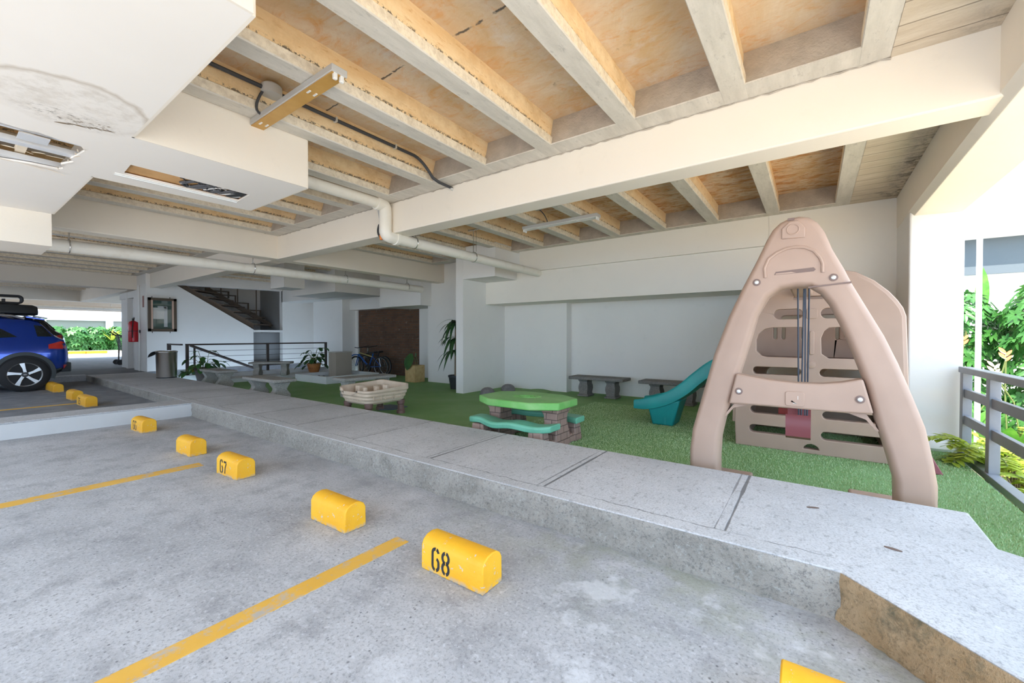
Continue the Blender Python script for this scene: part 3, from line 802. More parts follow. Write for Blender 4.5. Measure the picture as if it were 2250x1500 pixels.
# climbing wall of the tower
WO = [(-.69,.0),(-.70,.25),(-.685,.8),(-.66,1.41),(-.62,1.5),(-.56,1.59),(-.46,1.69),(-.33,1.79),(-.18,1.835),(0,1.845),(.18,1.835),(.32,1.795),(.45,1.705),(.55,1.60),(.61,1.515),(.645,1.45),(.665,1.38),(.685,.8),(.70,.25),(.70,.0)]
def capsule(x0, x1, z0, z1): return rrect(x0, x1, z0, z1, (z1 - z0) * .49, 5)
WH = [capsule(-.17, .15, 1.575, 1.605), capsule(-.34, -.09, 1.375, 1.48), capsule(.06, .31, 1.375, 1.48),
      [(-.50,1.04),(-.45,.985),(-.40,.975),(-.10,.975),(-.09,.985),(-.09,1.28),(-.10,1.29),(-.35,1.29),(-.42,1.275),(-.48,1.22),(-.50,1.16)],
      [(.48,1.04),(.43,.985),(.38,.975),(.13,.975),(.07,1.02),(.065,1.18),(.09,1.25),(.13,1.285),(.33,1.29),(.41,1.275),(.46,1.22),(.48,1.16)],
      capsule(-.53, -.10, .79, .87), capsule(.055, .50, .79, .87),
      capsule(-.55, -.10, .365, .445), capsule(.08, .55, .365, .445),
      capsule(-.56, -.11, .155, .24), capsule(.07, .56, .155, .24),
      [(.06,.045),(.045,.075),(.02,.093),(-.01,.10),(-.04,.093),(-.062,.075),(-.075,.045)]]
mb = MB(); bez_round(mb, WO, WH, 5.2, 5.30)
cw = prt(mb, 'climbing_wall', M['tan'], ps, bevel=.016, segs=3, ang=50)
mb = MB().tube([(x, 5.235, z) for x, z in WO[1:-1]], .03, 8); prt(mb, 'wall_rim', M['tan'], cw)
mb = MB().prism(rrect(-.055, .035, 1.375, 1.475, .015), 'y', 5.19, 5.21); prt(mb, 'wall_badge', M['tan'], cw, bevel=.004)
mb = MB().lathe([(.036, 0), (.036, -.012), (.02, -.016)], (-.01, 5.2, .91), 18, axis='y'); prt(mb, 'wall_knob', M['tan'], cw)
mb = MB().prism(rrect(-.03, .01, 1.01, 1.25, .018), 'y', 5.186, 5.21); prt(mb, 'wall_rib', M['tan'], cw, bevel=.006)
# far wall, sides, deck, slide
BH = [capsule(-.34, -.09, 1.36, 1.46), capsule(.06, .31, 1.36, 1.46)] + [rrect(x, x + .035, 1.16, 1.34, .016, 3) for x in (-.42, -.33, -.12, -.03, .22, .31)] + [capsule(-.5, -.1, .6, .8), capsule(.1, .5, .6, .8)]
mb = MB(); bez_round(mb, WO, BH, 6.42, 6.50); prt(mb, 'far_wall', M['tan'], ps, bevel=.012)
for x0, x1 in ((.60, .67),):
    mb = MB(); panel_bm([(5.28, 0), (6.44, 0), (6.44, 1.35), (5.86, 1.6), (5.28, 1.4)], [rrect(5.5, 6.2, .35, .75, .1), rrect(5.5, 6.2, .95, 1.2, .08)], 'x', x0, x1, mb)
    prt(mb, 'side_wall', M['tan'], ps, bevel=.012)
mb = MB(); panel_bm([(5.28, 0), (6.44, 0), (6.44, .84), (5.28, .84)], [rrect(5.4, 5.6, .25, .42, .03)], 'x', -.67, -.61, mb)
sw = prt(mb, 'side_wall', M['tan'], ps, bevel=.012)
mb = MB().box(-.6, .6, 5.29, 6.43, .86, .94); prt(mb, 'deck', M['tand'], ps, bevel=.01)
mb = MB().box(-.30, -.02, 5.36, 5.40, .30, .50); prt(mb, 'inner_panel', M['red'], ps)
mb = MB().add([(.60, 5.18, .55), (.66, 5.18, .55), (.92, 5.06, .0), (.86, 5.06, .0), (.60, 5.5, .55), (.66, 5.5, .55), (.92, 5.5, .0), (.86, 5.5, .0)],
              [(0, 1, 2, 3), (4, 5, 6, 7), (0, 1, 5, 4), (2, 3, 7, 6), (1, 2, 6, 5), (0, 3, 7, 4)])
prt(mb, 'side_ramp', M['maroon'], ps, bevel=.008)
# slide: U trough swept along a curve
path = [(-.62, .88), (-.80, .86), (-.98, .78), (-1.15, .64), (-1.32, .48), (-1.50, .355), (-1.68, .275), (-1.86, .235), (-2.00, .235)]
def cr(pts, n=5):
    out = []
    for i in range(len(pts) - 1):
        p0 = Vector(pts[max(i - 1, 0)]); p1 = Vector(pts[i]); p2 = Vector(pts[i + 1]); p3 = Vector(pts[min(i + 2, len(pts) - 1)])
        for k in range(n):
            t = k / n; out.append(.5 * ((2 * p1) + (p2 - p0) * t + (2 * p0 - 5 * p1 + 4 * p2 - p3) * t * t + (3 * p1 - p0 - 3 * p2 + p3) * t ** 3))
    out.append(Vector(pts[-1])); return out
pp = cr(path); mb = MB(); rows = []
for i, p in enumerate(pp):
    d = (pp[min(i + 1, len(pp) - 1)] - pp[max(i - 1, 0)]).normalized(); nx, nz = d.y, -d.x
    if nz < 0: nx, nz = -nx, -nz
    lip = 1.0 - .35 * max(0, (i - len(pp) + 8) / 8)
    sec = [(-.25, .10 * lip), (-.235, .125 * lip), (-.205, .115 * lip), (-.18, .02), (-.1, -.01), (.1, -.01), (.18, .02), (.205, .115 * lip), (.235, .125 * lip), (.25, .10 * lip), (.235, -.03), (.1, -.05), (-.1, -.05), (-.235, -.03)]
    rows.append([(p.x + nx * h, 5.87 + w, p.y + nz * h) for w, h in sec])
mb.loft(rows)
sl = prt(mb, 'slide', M['teal'], ps, ang=60)
mb = MB().loft([[(-1.77, 5.70, 0), (-1.50, 5.70, 0), (-1.50, 6.04, 0), (-1.77, 6.04, 0)], [(-1.82, 5.67, .24), (-1.40, 5.67, .36), (-1.40, 6.07, .36), (-1.82, 6.07, .24)]])
prt(mb, 'slide_support', M['teal'], sl, bevel=.02)
mb = MB().box(-1.61, -1.58, 5.69, 5.705, .02, .26); prt(mb, 'support_rib', M['teal'], sl)
# ================================================================== WHEEL STOPS
def stop_mesh(L=.41):
    sec = [(-.075, 0), (.075, 0), (.073, .125), (.06, .150), (.035, .166), (0, .172), (-.035, .166), (-.06, .150), (-.073, .125)]
    mb = MB(); rows = []
    for i in range(9):
        x = -L / 2 + L * i / 8
        rows.append([(x, y, z) for y, z in sec])
    mb.loft(rows); return mb
def ribbon(mb, pts, w, y, t=.0016):
    vs = []; fs = []; n = len(pts)
    for i, (x, z) in enumerate(pts):
        a = pts[max(i - 1, 0)]; b = pts[min(i + 1, n - 1)]
        dx, dz = b[0] - a[0], b[1] - a[1]; l = math.hypot(dx, dz) or 1; nx, nz = -dz / l * w / 2, dx / l * w / 2
        vs += [(x + nx, y, z + nz), (x - nx, y, z - nz)]
    m = len(vs); vs += [(p[0], p[1] - t, p[2]) for p in vs]
    for i in range(n - 1):
        o = 2 * i
        fs += [(o, o + 1, o + 3, o + 2), (m + o, m + o + 1, m + o + 3, m + o + 2), (o, o + 2, m + o + 2, m + o), (o + 1, o + 3, m + o + 3, m + o + 1)]
    mb.add(vs, fs)
def earc(cx, cz, rx, rz, a0, a1, n=12):
    return [(cx + rx * math.cos(math.radians(a0 + (a1 - a0) * i / n)), cz + rz * math.sin(math.radians(a0 + (a1 - a0) * i / n))) for i in range(n + 1)]
def digit(mb, ch, x, z, h, y):
    w = h * .40; r = w / 2; tk = h * .15
    E = lambda *a: ribbon(mb, earc(*a), tk, y)
    if ch == '6':
        ribbon(mb, earc(x + r, z + h - r * 1.1, r, r * 1.1, 90, 180) + [(x, z + r * 1.1)] + earc(x + r, z + r * 1.1, r, r * 1.1, 180, 258), tk, y)
        E(x + r, z + h - r * 1.1, r, r * 1.1, 15, 72)
        ribbon(mb, earc(x + r, z + r * 1.1, r, r * 1.1, 282, 360) + earc(x + r, z + h * .36, r, h * .2, 0, 70), tk, y)
    elif ch == '8':
        for cz, rz in ((z + h * .745, h * .235), (z + h * .255, h * .255)):
            E(x + r, cz, r, rz, 100, 260); E(x + r, cz, r, rz, -80, 80)
    elif ch == '7':
        ribbon(mb, [(x - r * .2, z + h - tk / 2), (x + w * 1.05, z + h - tk / 2)], tk, y)
        ribbon(mb, [(x + w, z + h - tk), (x + w * .55, z + h * .5), (x + w * .38, z)], tk, y)
    elif ch == '5':
        ribbon(mb, [(x + w, z + h - tk / 2), (x, z + h - tk / 2)], tk, y); ribbon(mb, [(x, z + h), (x, z + h * .55)], tk, y)
        E(x + r * .8, z + h * .31, r * 1.1, h * .29, 115, -150)
STOPS = [(-1.43, 1.535, 0, '68', .01, 'yellow parking block stencilled 68, the nearest whole block', .41),
         (-2.475, 1.505, 0, '', .02, 'plain yellow parking block between block 68 and block 67', .38),
         (-4.05, 1.51, 0, '67', .05, 'yellow parking block stencilled 67 at the end of a yellow line', .37),
         (-5.16, 1.52, 0, '', .06, 'plain yellow parking block between blocks 67 and 66', .33),
         (-6.87, 1.53, 0, '66', .06, 'yellow parking block stencilled 66 beside the low white wall', .38),
         (.13, 1.545, 0, '', .01, 'yellow parking block cut off by the bottom edge, beside the chamfered kerb', .41),
         (-9.66, 1.44, .06, '65', .05, 'yellow parking block nearest the low white wall in the far bay', .50),
         (-10.78, 1.45, .06, '', .04, 'yellow parking block second from the low wall in the far bay', .42),
         (-12.56, 1.43, .06, '', .03, 'yellow parking block with a grey worn end near the car tyre', .42),
         (-13.0, 1.42, .06, '', .02, 'yellow parking block tucked closest behind the blue car wheel', .40)]
sm = {}
for x, y, z, num, rz, lab, L in STOPS:
    r = thing('parking_block', lab, 'parking block', (x, y, z), rz, 'yellow parking blocks')
    if L not in sm: sm[L] = stop_mesh(L).build('block', M['yellow'], r, bevel=.006, ang=45)
    else:
        c = sm[L].copy(); COL.objects.link(c); c.parent = r
    if num:
        mb = MB(); h = .105; x0 = -L * .30
        for i, ch in enumerate(num): digit(mb, ch, x0 + i * h * .66, .022, h, -.0738)
        for i, p in enumerate(mb.v): mb.v[i] = (p[0], p[1] + .0 + p[2] * .016, p[2])
        mb.build('stencilled_number', M['black'], r, smooth=False)

# ================================================================== CONCRETE BENCHES
def bench(label, loc, rz, L=1.15, W=.42, H=.39, mat='granite', style=0):
    r = thing('concrete_bench', label, 'bench', loc, rz, 'concrete benches')
    MB().box(-L / 2, L / 2, -W / 2, W / 2, H - .058, H).build('bench_top', M[mat], r, bevel=.012, segs=2)
    h = H - .058
    for sx in (-1, 1):
        if style == 0:   # curvy vase outline across the depth
            w = [(0, .150), (.06, .158), (.16, .172), (.27, .170), (.40, .140), (.52, .108), (.62, .104), (.74, .125), (.88, .160), (1, .170)]
            mb = MB(); rows = []
            for t, q in w:
                a = sx * L * .33
                rows.append([(a - .075, -q, t * h), (a + .075, -q, t * h), (a + .075, q, t * h), (a - .075, q, t * h)])
            mb.loft(rows)
        else:            # pedestal with foot flange
            w = [(0, .115, .15), (.10, .115, .15), (.11, .095, .13), (.20, .085, .12), (.45, .10, .135), (.62, .098, .13), (.78, .082, .115), (.90, .086, .12), (.92, .10, .14), (1, .10, .14)]
            mb = MB(); rows = []
            for t, p, q in w:
                a = sx * L * .25
                rows.append([(a - p, -q, t * h), (a + p, -q, t * h), (a + p, q, t * h), (a - p, q, t * h)])
            mb.loft(rows)
        mb.build('bench_leg', M[mat], r, bevel=.008, ang=50)
    return r
bench('stone bench nearest the metal bin, its curvy end legs hourglass shaped', (-11.72, 3.99, 0), .02, 1.24, .40)
bench('stone bench in front of the far bench, close to the walkway edge', (-8.62, 3.80, 0), .02, 1.30, .42)
bench('stone bench standing on the raised strip in front of the cable railing', (-12.30, 5.50, .10), .86, 1.05, .40, .38)
bench('stone bench behind the beige ship-shaped sand table, near the fountain', (-7.36, 5.10, 0), PI / 2 - .07, 1.16, .46)
bench('dark stone bench against the white wall, left of the slide', (-3.42, 7.66, 0), 0, 1.14, .42, .395, 'granited', 1)
bench('dark stone bench against the white wall, partly behind the teal slide', (-2.02, 7.66, 0), 0, 1.10, .42, .395, 'granited', 1)

# ================================================================== PICNIC TABLE
pt = thing('picnic_table', "child's plastic picnic table with green top and brown stone-look legs", 'table', (-2.66, 3.97, 0))
def oct_(hx, hy, c): return [(-hx, -hy + c), (-hx + c * 1.6, -hy), (hx - c * 1.6, -hy), (hx, -hy + c), (hx, hy - c), (hx - c * 1.6, hy), (-hx + c * 1.6, hy), (-hx, hy - c)]
MB().prism(oct_(.54, .38, .17), 'z', .425, .505).build('tabletop', M['green'], pt, bevel=.014, segs=3)
mb = MB()
for r in (.03, .06, .09):
    c = circ(0, 0, r, 24); mb.tube([(x * 1.35, y, .506) for x, y in c + c[:2]], .004, 5)
for k in range(12):
    a = k * PI / 6; mb.tube([(.10 * 1.35 * math.cos(a), .10 * math.sin(a), .505), (.13 * 1.35 * math.cos(a), .13 * math.sin(a), .505)], .004, 5)
mb.build('top_rosette', M['green'], pt)
for s in (-1, 1):
    mb = MB(); rows = []
    for i in range(17):
        t = -1 + 2 * i / 16; x = .54 * t
        y = s * (.385 - .10 * t * t + (.0 if abs(t) < .9 else -.005)) ; z = .27 + .012 * math.sin(t * 7) * (1 if s < 0 else .3)
        w = .095 + .018 * abs(math.sin(t * 5))
        rows.append([(x, y - w, z), (x, y - w + .015, z + .018), (x, y + w - .015, z + .018), (x, y + w, z), (x, y + w - .01, z - .05), (x, y - w + .01, z - .05)])
    mb.loft(rows).build('bench_seat', M['seagreen'], pt, bevel=.01, ang=50)
for sx in (-1, 1):
    mb = MB(); a = sx * .38
    rows = [[(a - p, -q, z), (a + p, -q, z), (a + p, q, z), (a - p, q, z)] for z, p, q in ((0, .10, .17), (.12, .095, .155), (.26, .08, .12), (.34, .085, .12), (.425, .12, .15))]
    mb.loft(rows).build('table_leg', M['stone'], pt, bevel=.012)
    mb = MB().box(a - .085, a + .085, -.42, .42, 0, .10); mb.build('base_beam', M['stone'], pt, bevel=.015)
    for s in (-1, 1):
        b = s * .36
        mb = MB().loft([[(a - p, b - q, z), (a + p, b - q, z), (a + p, b + q, z), (a - p, b + q, z)] for z, p, q in ((0, .10, .085), (.12, .09, .075), (.22, .08, .068))])
        mb.build('seat_leg', M['stone'], pt, bevel=.012)

# ================================================================== SHIP SAND TABLE
st = thing('sand_table', 'beige ship-shaped sand and water play table on brown barrel legs', 'play table', (-5.47, 3.95, 0))
hx, hy = .37, .40
def hull(z, k, bow):   # ring of the hull, corner rounded
    c = .10; X, Y = hx * k, hy * k
    pts = []
    for cx, cy, a0 in ((X - c, Y - c, 0), (-X + c, Y - c, 90), (-X + c, -Y + c, 180), (X - c, -Y + c, 270)):
        for i in range(6):
            a = math.radians(a0 + 18 * i); pts.append((cx + c * math.cos(a), cy + c * math.sin(a)))
        if a0 == 180:
            for xx in (-.20, -.195, .0, .005, .15): pts.append((xx, -Y))
    out = []
    for x, y in pts:
        zz = z
        if bow: zz += .05 * max(0, (y / hy)) ** 2 + .035 * max(0, -x / hx) ** 2 - .075 * (1 if (-.25 < x < .03 and y < -.25) else 0)
        out.append((x, y, zz))
    return out
mb = MB(); rows = []
for i in range(9):
    t = i / 8; k = .80 + .20 * t ** .7
    rows.append(hull(.20 + .21 * t, k + (.022 if i % 2 else 0), t > .99))
rows.append(hull(.41, .955, True)); rows.append(hull(.31, .93, False)); rows.append(hull(.30, .9, False))
mb.loft(rows).build('tub', M['sand'], st, ang=30)
for q in (-.22, -.12, -.02): MB().lathe([(.0, -.012), (.026, -.012), (.03, 0)], (q, -.352, .29), 12, axis='y').build('porthole', M['sand'], st)
for q in (.10, .13, .16): MB().box(q, q + .012, -.366, -.34, .25, .34).build('hull_bar', M['sand'], st)
for q in (-.2, 0, .16):
    MB().box(.335, .35, q - .07, q + .07, .26, .268).box(.338, .353, q - .07, q - .062, .262, .33).box(.338, .353, q + .062, q + .07, .262, .33).box(.34, .355, q - .07, q + .07, .322, .33).build('hull_scroll', M['sand'], st)
for x, y, z, a, b, c in ((-.22, -.1, .33, .10, .12, .11), (.02, -.18, .33, .06, .05, .10), (.12, .12, .34, .10, .06, .11), (.02, .02, .33, .07, .07, .09)):
    MB().box(x - a / 2, x + a / 2, y - b / 2, y + b / 2, z - .03, z + c).build('moulded_block', M['sand'], st, bevel=.012)
MB().lathe([(.055, 0), (.065, .11), (.05, .115)], (-.18, .18, .30), 16).build('moulded_tower', M['sand'], st)
for sx in (-1, 1):
    for sy in (-1, 1):
        MB().lathe([(.065, 0), (.062, .05), (.05, .06), (.048, .14), (.058, .15), (.06, .215)], (sx * .26, sy * .29, 0), 14).build('barrel_leg', M['brownpl'], st)
mt = MB().prism([(-6.0, 4.40), (-5.95, 4.62), (-5.55, 4.66), (-5.50, 4.34), (-5.66, 4.17)], 'z', .0, .014).build('ground_mat', M['mat'], bevel=.004)
tag(mt, 'flat slate coloured mat lying on the turf under the sand table', 'mat')
for i, (x, y, r, h, lab) in enumerate(((-5.41, 6.62, .155, .15, 'grey half-dome lying beside the white pier, the left one'), (-5.43, 7.36, .16, .145, 'grey half-dome against the wall behind the picnic table, the right one'))):
    mb = MB(); mb.lathe([(r, 0), (r * .985, h * .25), (r * .9, h * .52), (r * .72, h * .76), (r * .42, h * .94), (.01, h)], (0, 0, 0), 24)
    o = mb.build('play_dome', M['domegrey']); o.location = (x, y, 0); tag(o, lab, 'dome', 'grey play domes')
mb = MB().lathe([(.30, 0), (.28, .03), (.18, .055), (.01, .065)], (0, 0, 0), 20); o = mb.build('turf_bulge', M['turf']); o.location = (-4.75, 7.5, -.003)
tag(o, 'low bulge of loose turf at the foot of the white wall', 'turf')

# ================================================================== PLANTERS AND INDOOR PLANTS
p = thing('planter_box', 'square straw-coloured planter with a single broad leaf by the brick wall', 'planter', (-8.47, 7.36, 0))
mb = MB(); panel_bm([(-.19, -.17), (.19, -.17), (.19, .17), (-.19, .17)], [[(-.16, -.14), (.16, -.14), (.16, .14), (-.16, .14)]], 'z', .03, .44, mb)
mb.box(-.19, .19, -.17, .17, 0, .03); mb.build('planter_body', M['wicker'], p, bevel=.008)
MB().box(-.165, .165, -.145, .145, .02, .40).build('soil', M['soil'], p)
mb = MB(); mb.tube(arc3((.06, 0, .38), (.02, 0, .62), (-.06, -.05, .66)), .008, 6); mb.tube(arc3((.08, .02, .38), (.13, 0, .6), (.02, -.02, .70)), .008, 6); mb.build('stalk', M['stem'], p)
mb = MB(); mb.leaf((-.02, -.10, .74), (-.05, -.35, -1), (0, -1, .2), .42, .34, .1, 6); mb.leaf((.02, -.02, .68), (.6, -.3, .4), (0, -1, .5), .22, .14, .4); mb.build('leaf', M['leafd'], p)

def heart_plant(name, label, loc, pot, seed, nl, spread, tall, flowers=False):
    rr = random.Random(seed)
    p = thing(name, label, 'plant', loc)
    pr, ph, pm = pot
    MB().lathe([(pr * .7, 0), (pr * .95, ph * .6), (pr, ph * .8), (pr * 1.08, ph * .82), (pr * 1.08, ph), (pr * .95, ph), (pr * .9, ph * .85), (.01, ph * .85)], (0, 0, 0), 20, cap=False).build('pot', M[pm], p)
    MB().lathe([(.01, ph * .86), (pr * .92, ph * .86), (pr * .92, ph * .5)], (0, 0, 0), 16).build('soil', M['soil'], p)
    ms, ml = MB(), MB()
    for i in range(nl):
        a = rr.uniform(0, 2 * PI); R = spread * rr.uniform(.35, 1); z = ph + tall * rr.random() ** 1.6 - (.10 if R > spread * .7 else 0)
        e = Vector((R * math.cos(a), R * math.sin(a), z))
        ms.tube(arc3((.3 * pr * math.cos(a), .3 * pr * math.sin(a), ph * .85), (e.x * .4, e.y * .4, max(z, ph) + .10), e), .006, 5)
        L = rr.uniform(.13, .20)
        ml.leaf(e + Vector((0, 0, .02)), (math.cos(a) * .8, math.sin(a) * .8, -.5), (0, 0, 1), L, L * .85, .35, 5)
        ml.leaf(e, (math.cos(a + 1.2), math.sin(a + 1.2), .1), (0, 0, 1), L * .7, L * .55, .4, 4)
    ms.build('stems', M['stem'], p); ml.build('leaves', M['leafd'], p)
    return p
hp = heart_plant('potted_plant', 'heart-leaved plant in a dark pot beside the metal bin', (-12.62, 4.0, 0), (.19, .40, 'potdark'), 5, 26, .42, .42)
mb = MB()
for k in range(3): mb.leaf((-.12 - .06 * k, -.16 + .05 * k, .47 - .05 * k), (.3, -1, -.3), (0, 0, 1), .15, .13, .4)
mb.build('yellow_leaves', M['yleaf'], hp)
heart_plant('potted_plant', 'trailing heart-leaved plant in an orange terracotta pot by the fountain', (-12.35, 6.75, .10), (.19, .26, 'terra'), 9, 24, .42, .55)

dr = thing('dracaena', 'tall cane plant with drooping strap leaves half hidden behind the white pier', 'plant', (-6.60, 6.92, 0))
MB().lathe([(.11, 0), (.15, .26), (.165, .27), (.165, .31), (.145, .31), (.13, .22), (.01, .22)], (0, 0, 0), 18, cap=False).build('pot', M['dplastic'], dr)
mb = MB(); mb.tube([(0, 0, .2), (.01, 0, .8), (.0, .02, 1.55)], .022, 8); mb.tube([(.03, .02, .2), (.05, .03, .7), (.06, .0, 1.15)], .018, 8); mb.build('cane', M['trunk'], dr)
mb = MB(); rr = random.Random(4)
for cz, cnt in ((1.55, 24), (1.2, 22), (.9, 14)):
    for k in range(cnt):
        a = 2 * PI * k / cnt + rr.uniform(-.2, .2)
        mb.leaf((0.01, 0, cz - rr.uniform(0, .12)), (math.cos(a), math.sin(a), rr.uniform(.2, .9)), (0, 0, 1), rr.uniform(.40, .54), rr.uniform(.06, .09), rr.uniform(.7, 1.3), 7)
mb.build('leaves', M['leafdr'], dr)

# ================================================================== FOUNTAIN
f = thing('fountain', 'square white fountain basin with a weathered concrete pedestal', 'fountain', (-10.52, 6.42, 0))
mb = MB(); panel_bm([(-.76, -.78), (.76, -.78), (.76, .78), (-.76, .78)], [[(-.66, -.68), (.66, -.68), (.66, .68), (-.66, .68)]], 'z', .0, .185, mb)
mb.box(-.70, .70, -.72, .72, 0, .05); mb.build('basin', M['basin'], f, bevel=.008)
MB().box(-.67, .67, -.69, .69, .04, .10).build('water', M['water'], f, smooth=False)
pd = MB().box(-.32, .02, -.08, .42, .045, .745).build('pedestal', M['ped'], f, bevel=.01)
MB().box(-.335, .035, -.095, .435, .745, .765).build('pedestal_cap', M['pedl'], f, bevel=.005)
rr = random.Random(2)
for k in range(12):
    mb = MB(); s = rr.uniform(.04, .07); mb.ell((0, 0, 0), (s, s * .8, s * .55), 10, 6)
    o = mb.build('pebble', M['pebble'], f); o.location = ((.45 if k < 6 else -.15) + rr.uniform(-.15, .15), (.35 if k < 6 else -.4) + rr.uniform(-.2, .2), .12)

# ================================================================== CABLE RAILING
r = thing('cable_railing', 'dark steel railing with thin cables around the stairwell', 'railing', (-12.92, 3.62, .2))
for y in (.12, 2.05, 3.84): MB().box(-.03, .03, y - .03, y + .03, 0, .78).build('post', M['railbrown'], r)
MB().box(-.035, .035, .09, 3.87, .76, .80).build('top_rail', M['railbrown'], r)
MB().box(-1.0, -.03, -.02, .04, .76, .80).build('top_rail', M['railbrown'], r)
MB().box(-1.02, -.96, -.03, .05, 0, .80).build('post', M['railbrown'], r)
for z in (.16, .31, .46, .61):
    MB().tube([(0, .12, z), (0, 3.84, z)], .006, 6).build('cable', M['railbrown'], r)
    MB().lathe([(.012, -.06), (.012, .0)], (0, 3.74, z), 8, axis='y').build('tensioner', M['railbrown'], r)
r = thing('stair_handrail', 'slanting steel handrail descending behind the cable railing', 'handrail', (-13.6, 4.0, 0))
MB().tube([(0, 0, .95), (0, 2.0, .05), (0, 3.0, -.4)], .035, 8).build('rail', M['railbrown'], r)
for y, z in ((.1, .9), (1.9, .1)): MB().box(-.02, .02, y - .02, y + .02, -1.4, z).build('post', M['railbrown'], r)

# ================================================================== STAIRS
s = thing('steel_staircase', 'brown steel staircase rising to the left behind the cut-out white wall', 'stairs', (-15.28, 6.2, 1.4))
MB().prism([(-2.12, 1.315), (.07, .05), (.07, .22), (-2.12, 1.50)], 'x', -.05, .0).build('stringer', M['stair'], s)
MB().prism([(-1.0, 1.29), (1.10, .08), (1.10, .24), (-1.0, 1.46)], 'x', -.97, -.92).build('stringer', M['stair'], s)
for k in range(-2, 5):
    y = -1.324 + .343 * k; z = 1.02 - .203 * k
    v = [(-.02, y - .16), (-.02, y + .16), (-.94, y + 1.16), (-.94, y + .84)]
    MB().prism(v, 'z', z - .035, z + .01).build('tread', M['stair'], s)
for y, z in ((-.20, 1.36), (.017, 1.238), (.425, .996), (.832, .753), (1.10, .51)):
    MB().box(-1.34, -1.30, y - .42, y + .03, z - .035, z).box(-1.34, -1.30, y - .01, y + .03, z - .24, z).build('riser_frame', M['stair'], s)
for y, z0, z1 in ((-.55, 1.15, 1.5), (-.05, .9, 1.46), (.55, .55, 1.46)): MB().tube([(-.94, y, z0), (-.94, y, z1)], .02, 6).build('baluster', M['stair'], s)

# ================================================================== NOTICE BOARD, EXTINGUISHER, SIGN, BIN
n = thing('notice_board', 'glazed notice board with dark bronze frame and green backing on the white wall', 'notice board', (-15.04, 3.775, 1.80))
def fr_(y0, y1, z0, z1, x0, x1, m, nm): MB().box(x0, x1, y0, y1, z0, z1).build(nm, M[m], n, bevel=.004)
fr_(-.32, .325, .40, .475, 0, .06, 'frame', 'frame_rail'); fr_(-.32, .325, -.475, -.39, 0, .06, 'frame', 'frame_rail')
fr_(-.32, -.25, -.475, .475, 0, .06, 'frame', 'frame_stile'); fr_(.25, .325, -.475, .475, 0, .06, 'frame', 'frame_stile')
fr_(-.255, -.215, -.40, .41, .02, .065, 'pinktrim', 'inner_trim'); fr_(.215, .255, -.40, .41, .02, .065, 'pinktrim', 'inner_trim')
fr_(-.26, .26, -.40, .41, .0, .012, 'boardgreen', 'backing')
fr_(-.20, .05, -.12, .20, .012, .016, 'paper', 'pinned_paper'); fr_(.04, .12, -.34, .24, .012, .014, 'whiteside', 'pinned_paper'); fr_(-.10, .10, .18, .25, .012, .014, 'whiteside', 'pinned_paper')
fr_(-.25, -.24, -.04, .04, .06, .075, 'pinktrim', 'latch'); fr_(-.22, .22, -.385, .395, .045, .049, 'pane', 'glass_pane')
for y in (-.22, .18):
    for z in (.475, -.515): MB().box(.0, .006, y - .008, y + .008, z, z + .04).build('fixing_tab', M['railbrown'], n)
e = thing('fire_extinguisher', 'red fire extinguisher hung on the end of the white wall', 'fire extinguisher', (-15.74, 3.30, 1.03))
MB().lathe([(.10, 0), (.115, .02), (.115, .52), (.095, .57), (.04, .60), (.03, .61)], (0, 0, 0), 22).build('cylinder', M['redpaint'], e)
MB().lathe([(.025, .60), (.025, .64), (.035, .645), (.03, .665)], (0, 0, 0), 12).build('valve', M['black'], e)
mb = MB().box(-.02, .10, -.012, .012, .665, .685).box(-.01, .12, -.012, .012, .69, .70); mb.build('handle', M['black'], e)
mb = MB().tube(arc3((.03, -.02, .64), (.22, -.04, .62), (.125, -.05, .38), 10) + [Vector((.125, -.05, .12))], .012, 8); mb.build('hose', M['rubber'], e)
mb = MB()
mb.loft([[(.1175 * math.cos(a), .1175 * math.sin(a), z) for a in [math.radians(150 + 10 * k) for k in range(10)]] for z in (.12, .42)], cap=False, closed=False); mb.build('label', M['labely'], e)
MB().lathe([(.118, .30), (.118, .315)], (0, 0, 0), 20).build('strap', M['black'], e)
MB().box(-.13, .13, .10, .13, .26, .34).build('wall_bracket', M['black'], e)
sg = MB().box(-.06, .06, -.006, .006, -.16, .16).build('wall_sign', M['signred']); sg.location = (-15.30, 3.424, 2.17)
tag(sg, 'narrow dull red sign on the wall above the fire extinguisher', 'sign')
c = MB().tube([(0, 0, 0), (0, 0, 2.45)], .022, 8).build('wall_conduit', M['whitepl']); c.location = (-15.66, 3.41, .2)
tag(c, 'thin white vertical pipe running behind the fire extinguisher', 'pipe')
b = thing('waste_bin', 'tall brushed steel waste bin at the far end of the walkway', 'bin', (-12.60, 3.24, .2))
MB().lathe([(.19, 0), (.195, .02), (.205, .60), (.21, .61)], (0, 0, 0), 28).build('bin_body', M['brushed'], b)
MB().lathe([(.197, 0), (.197, .02)], (0, 0, 0), 28).build('base_ring', M['dplastic'], b)
MB().lathe([(.212, .605), (.215, .63), (.20, .645), (.17, .65), (.165, .60)], (0, 0, 0), 28, cap=False).build('lid_ring', M['steel'], b)
mb = MB(); rr = random.Random(8)
for k in range(7): mb.leaf((-.12 - .02 * k, -.16, .63), (-1, -.3 - .1 * k, -.4), (0, 0, 1), .10 + .015 * k, .08, .6)
mb.build('bin_bag', M['dplastic'], b)

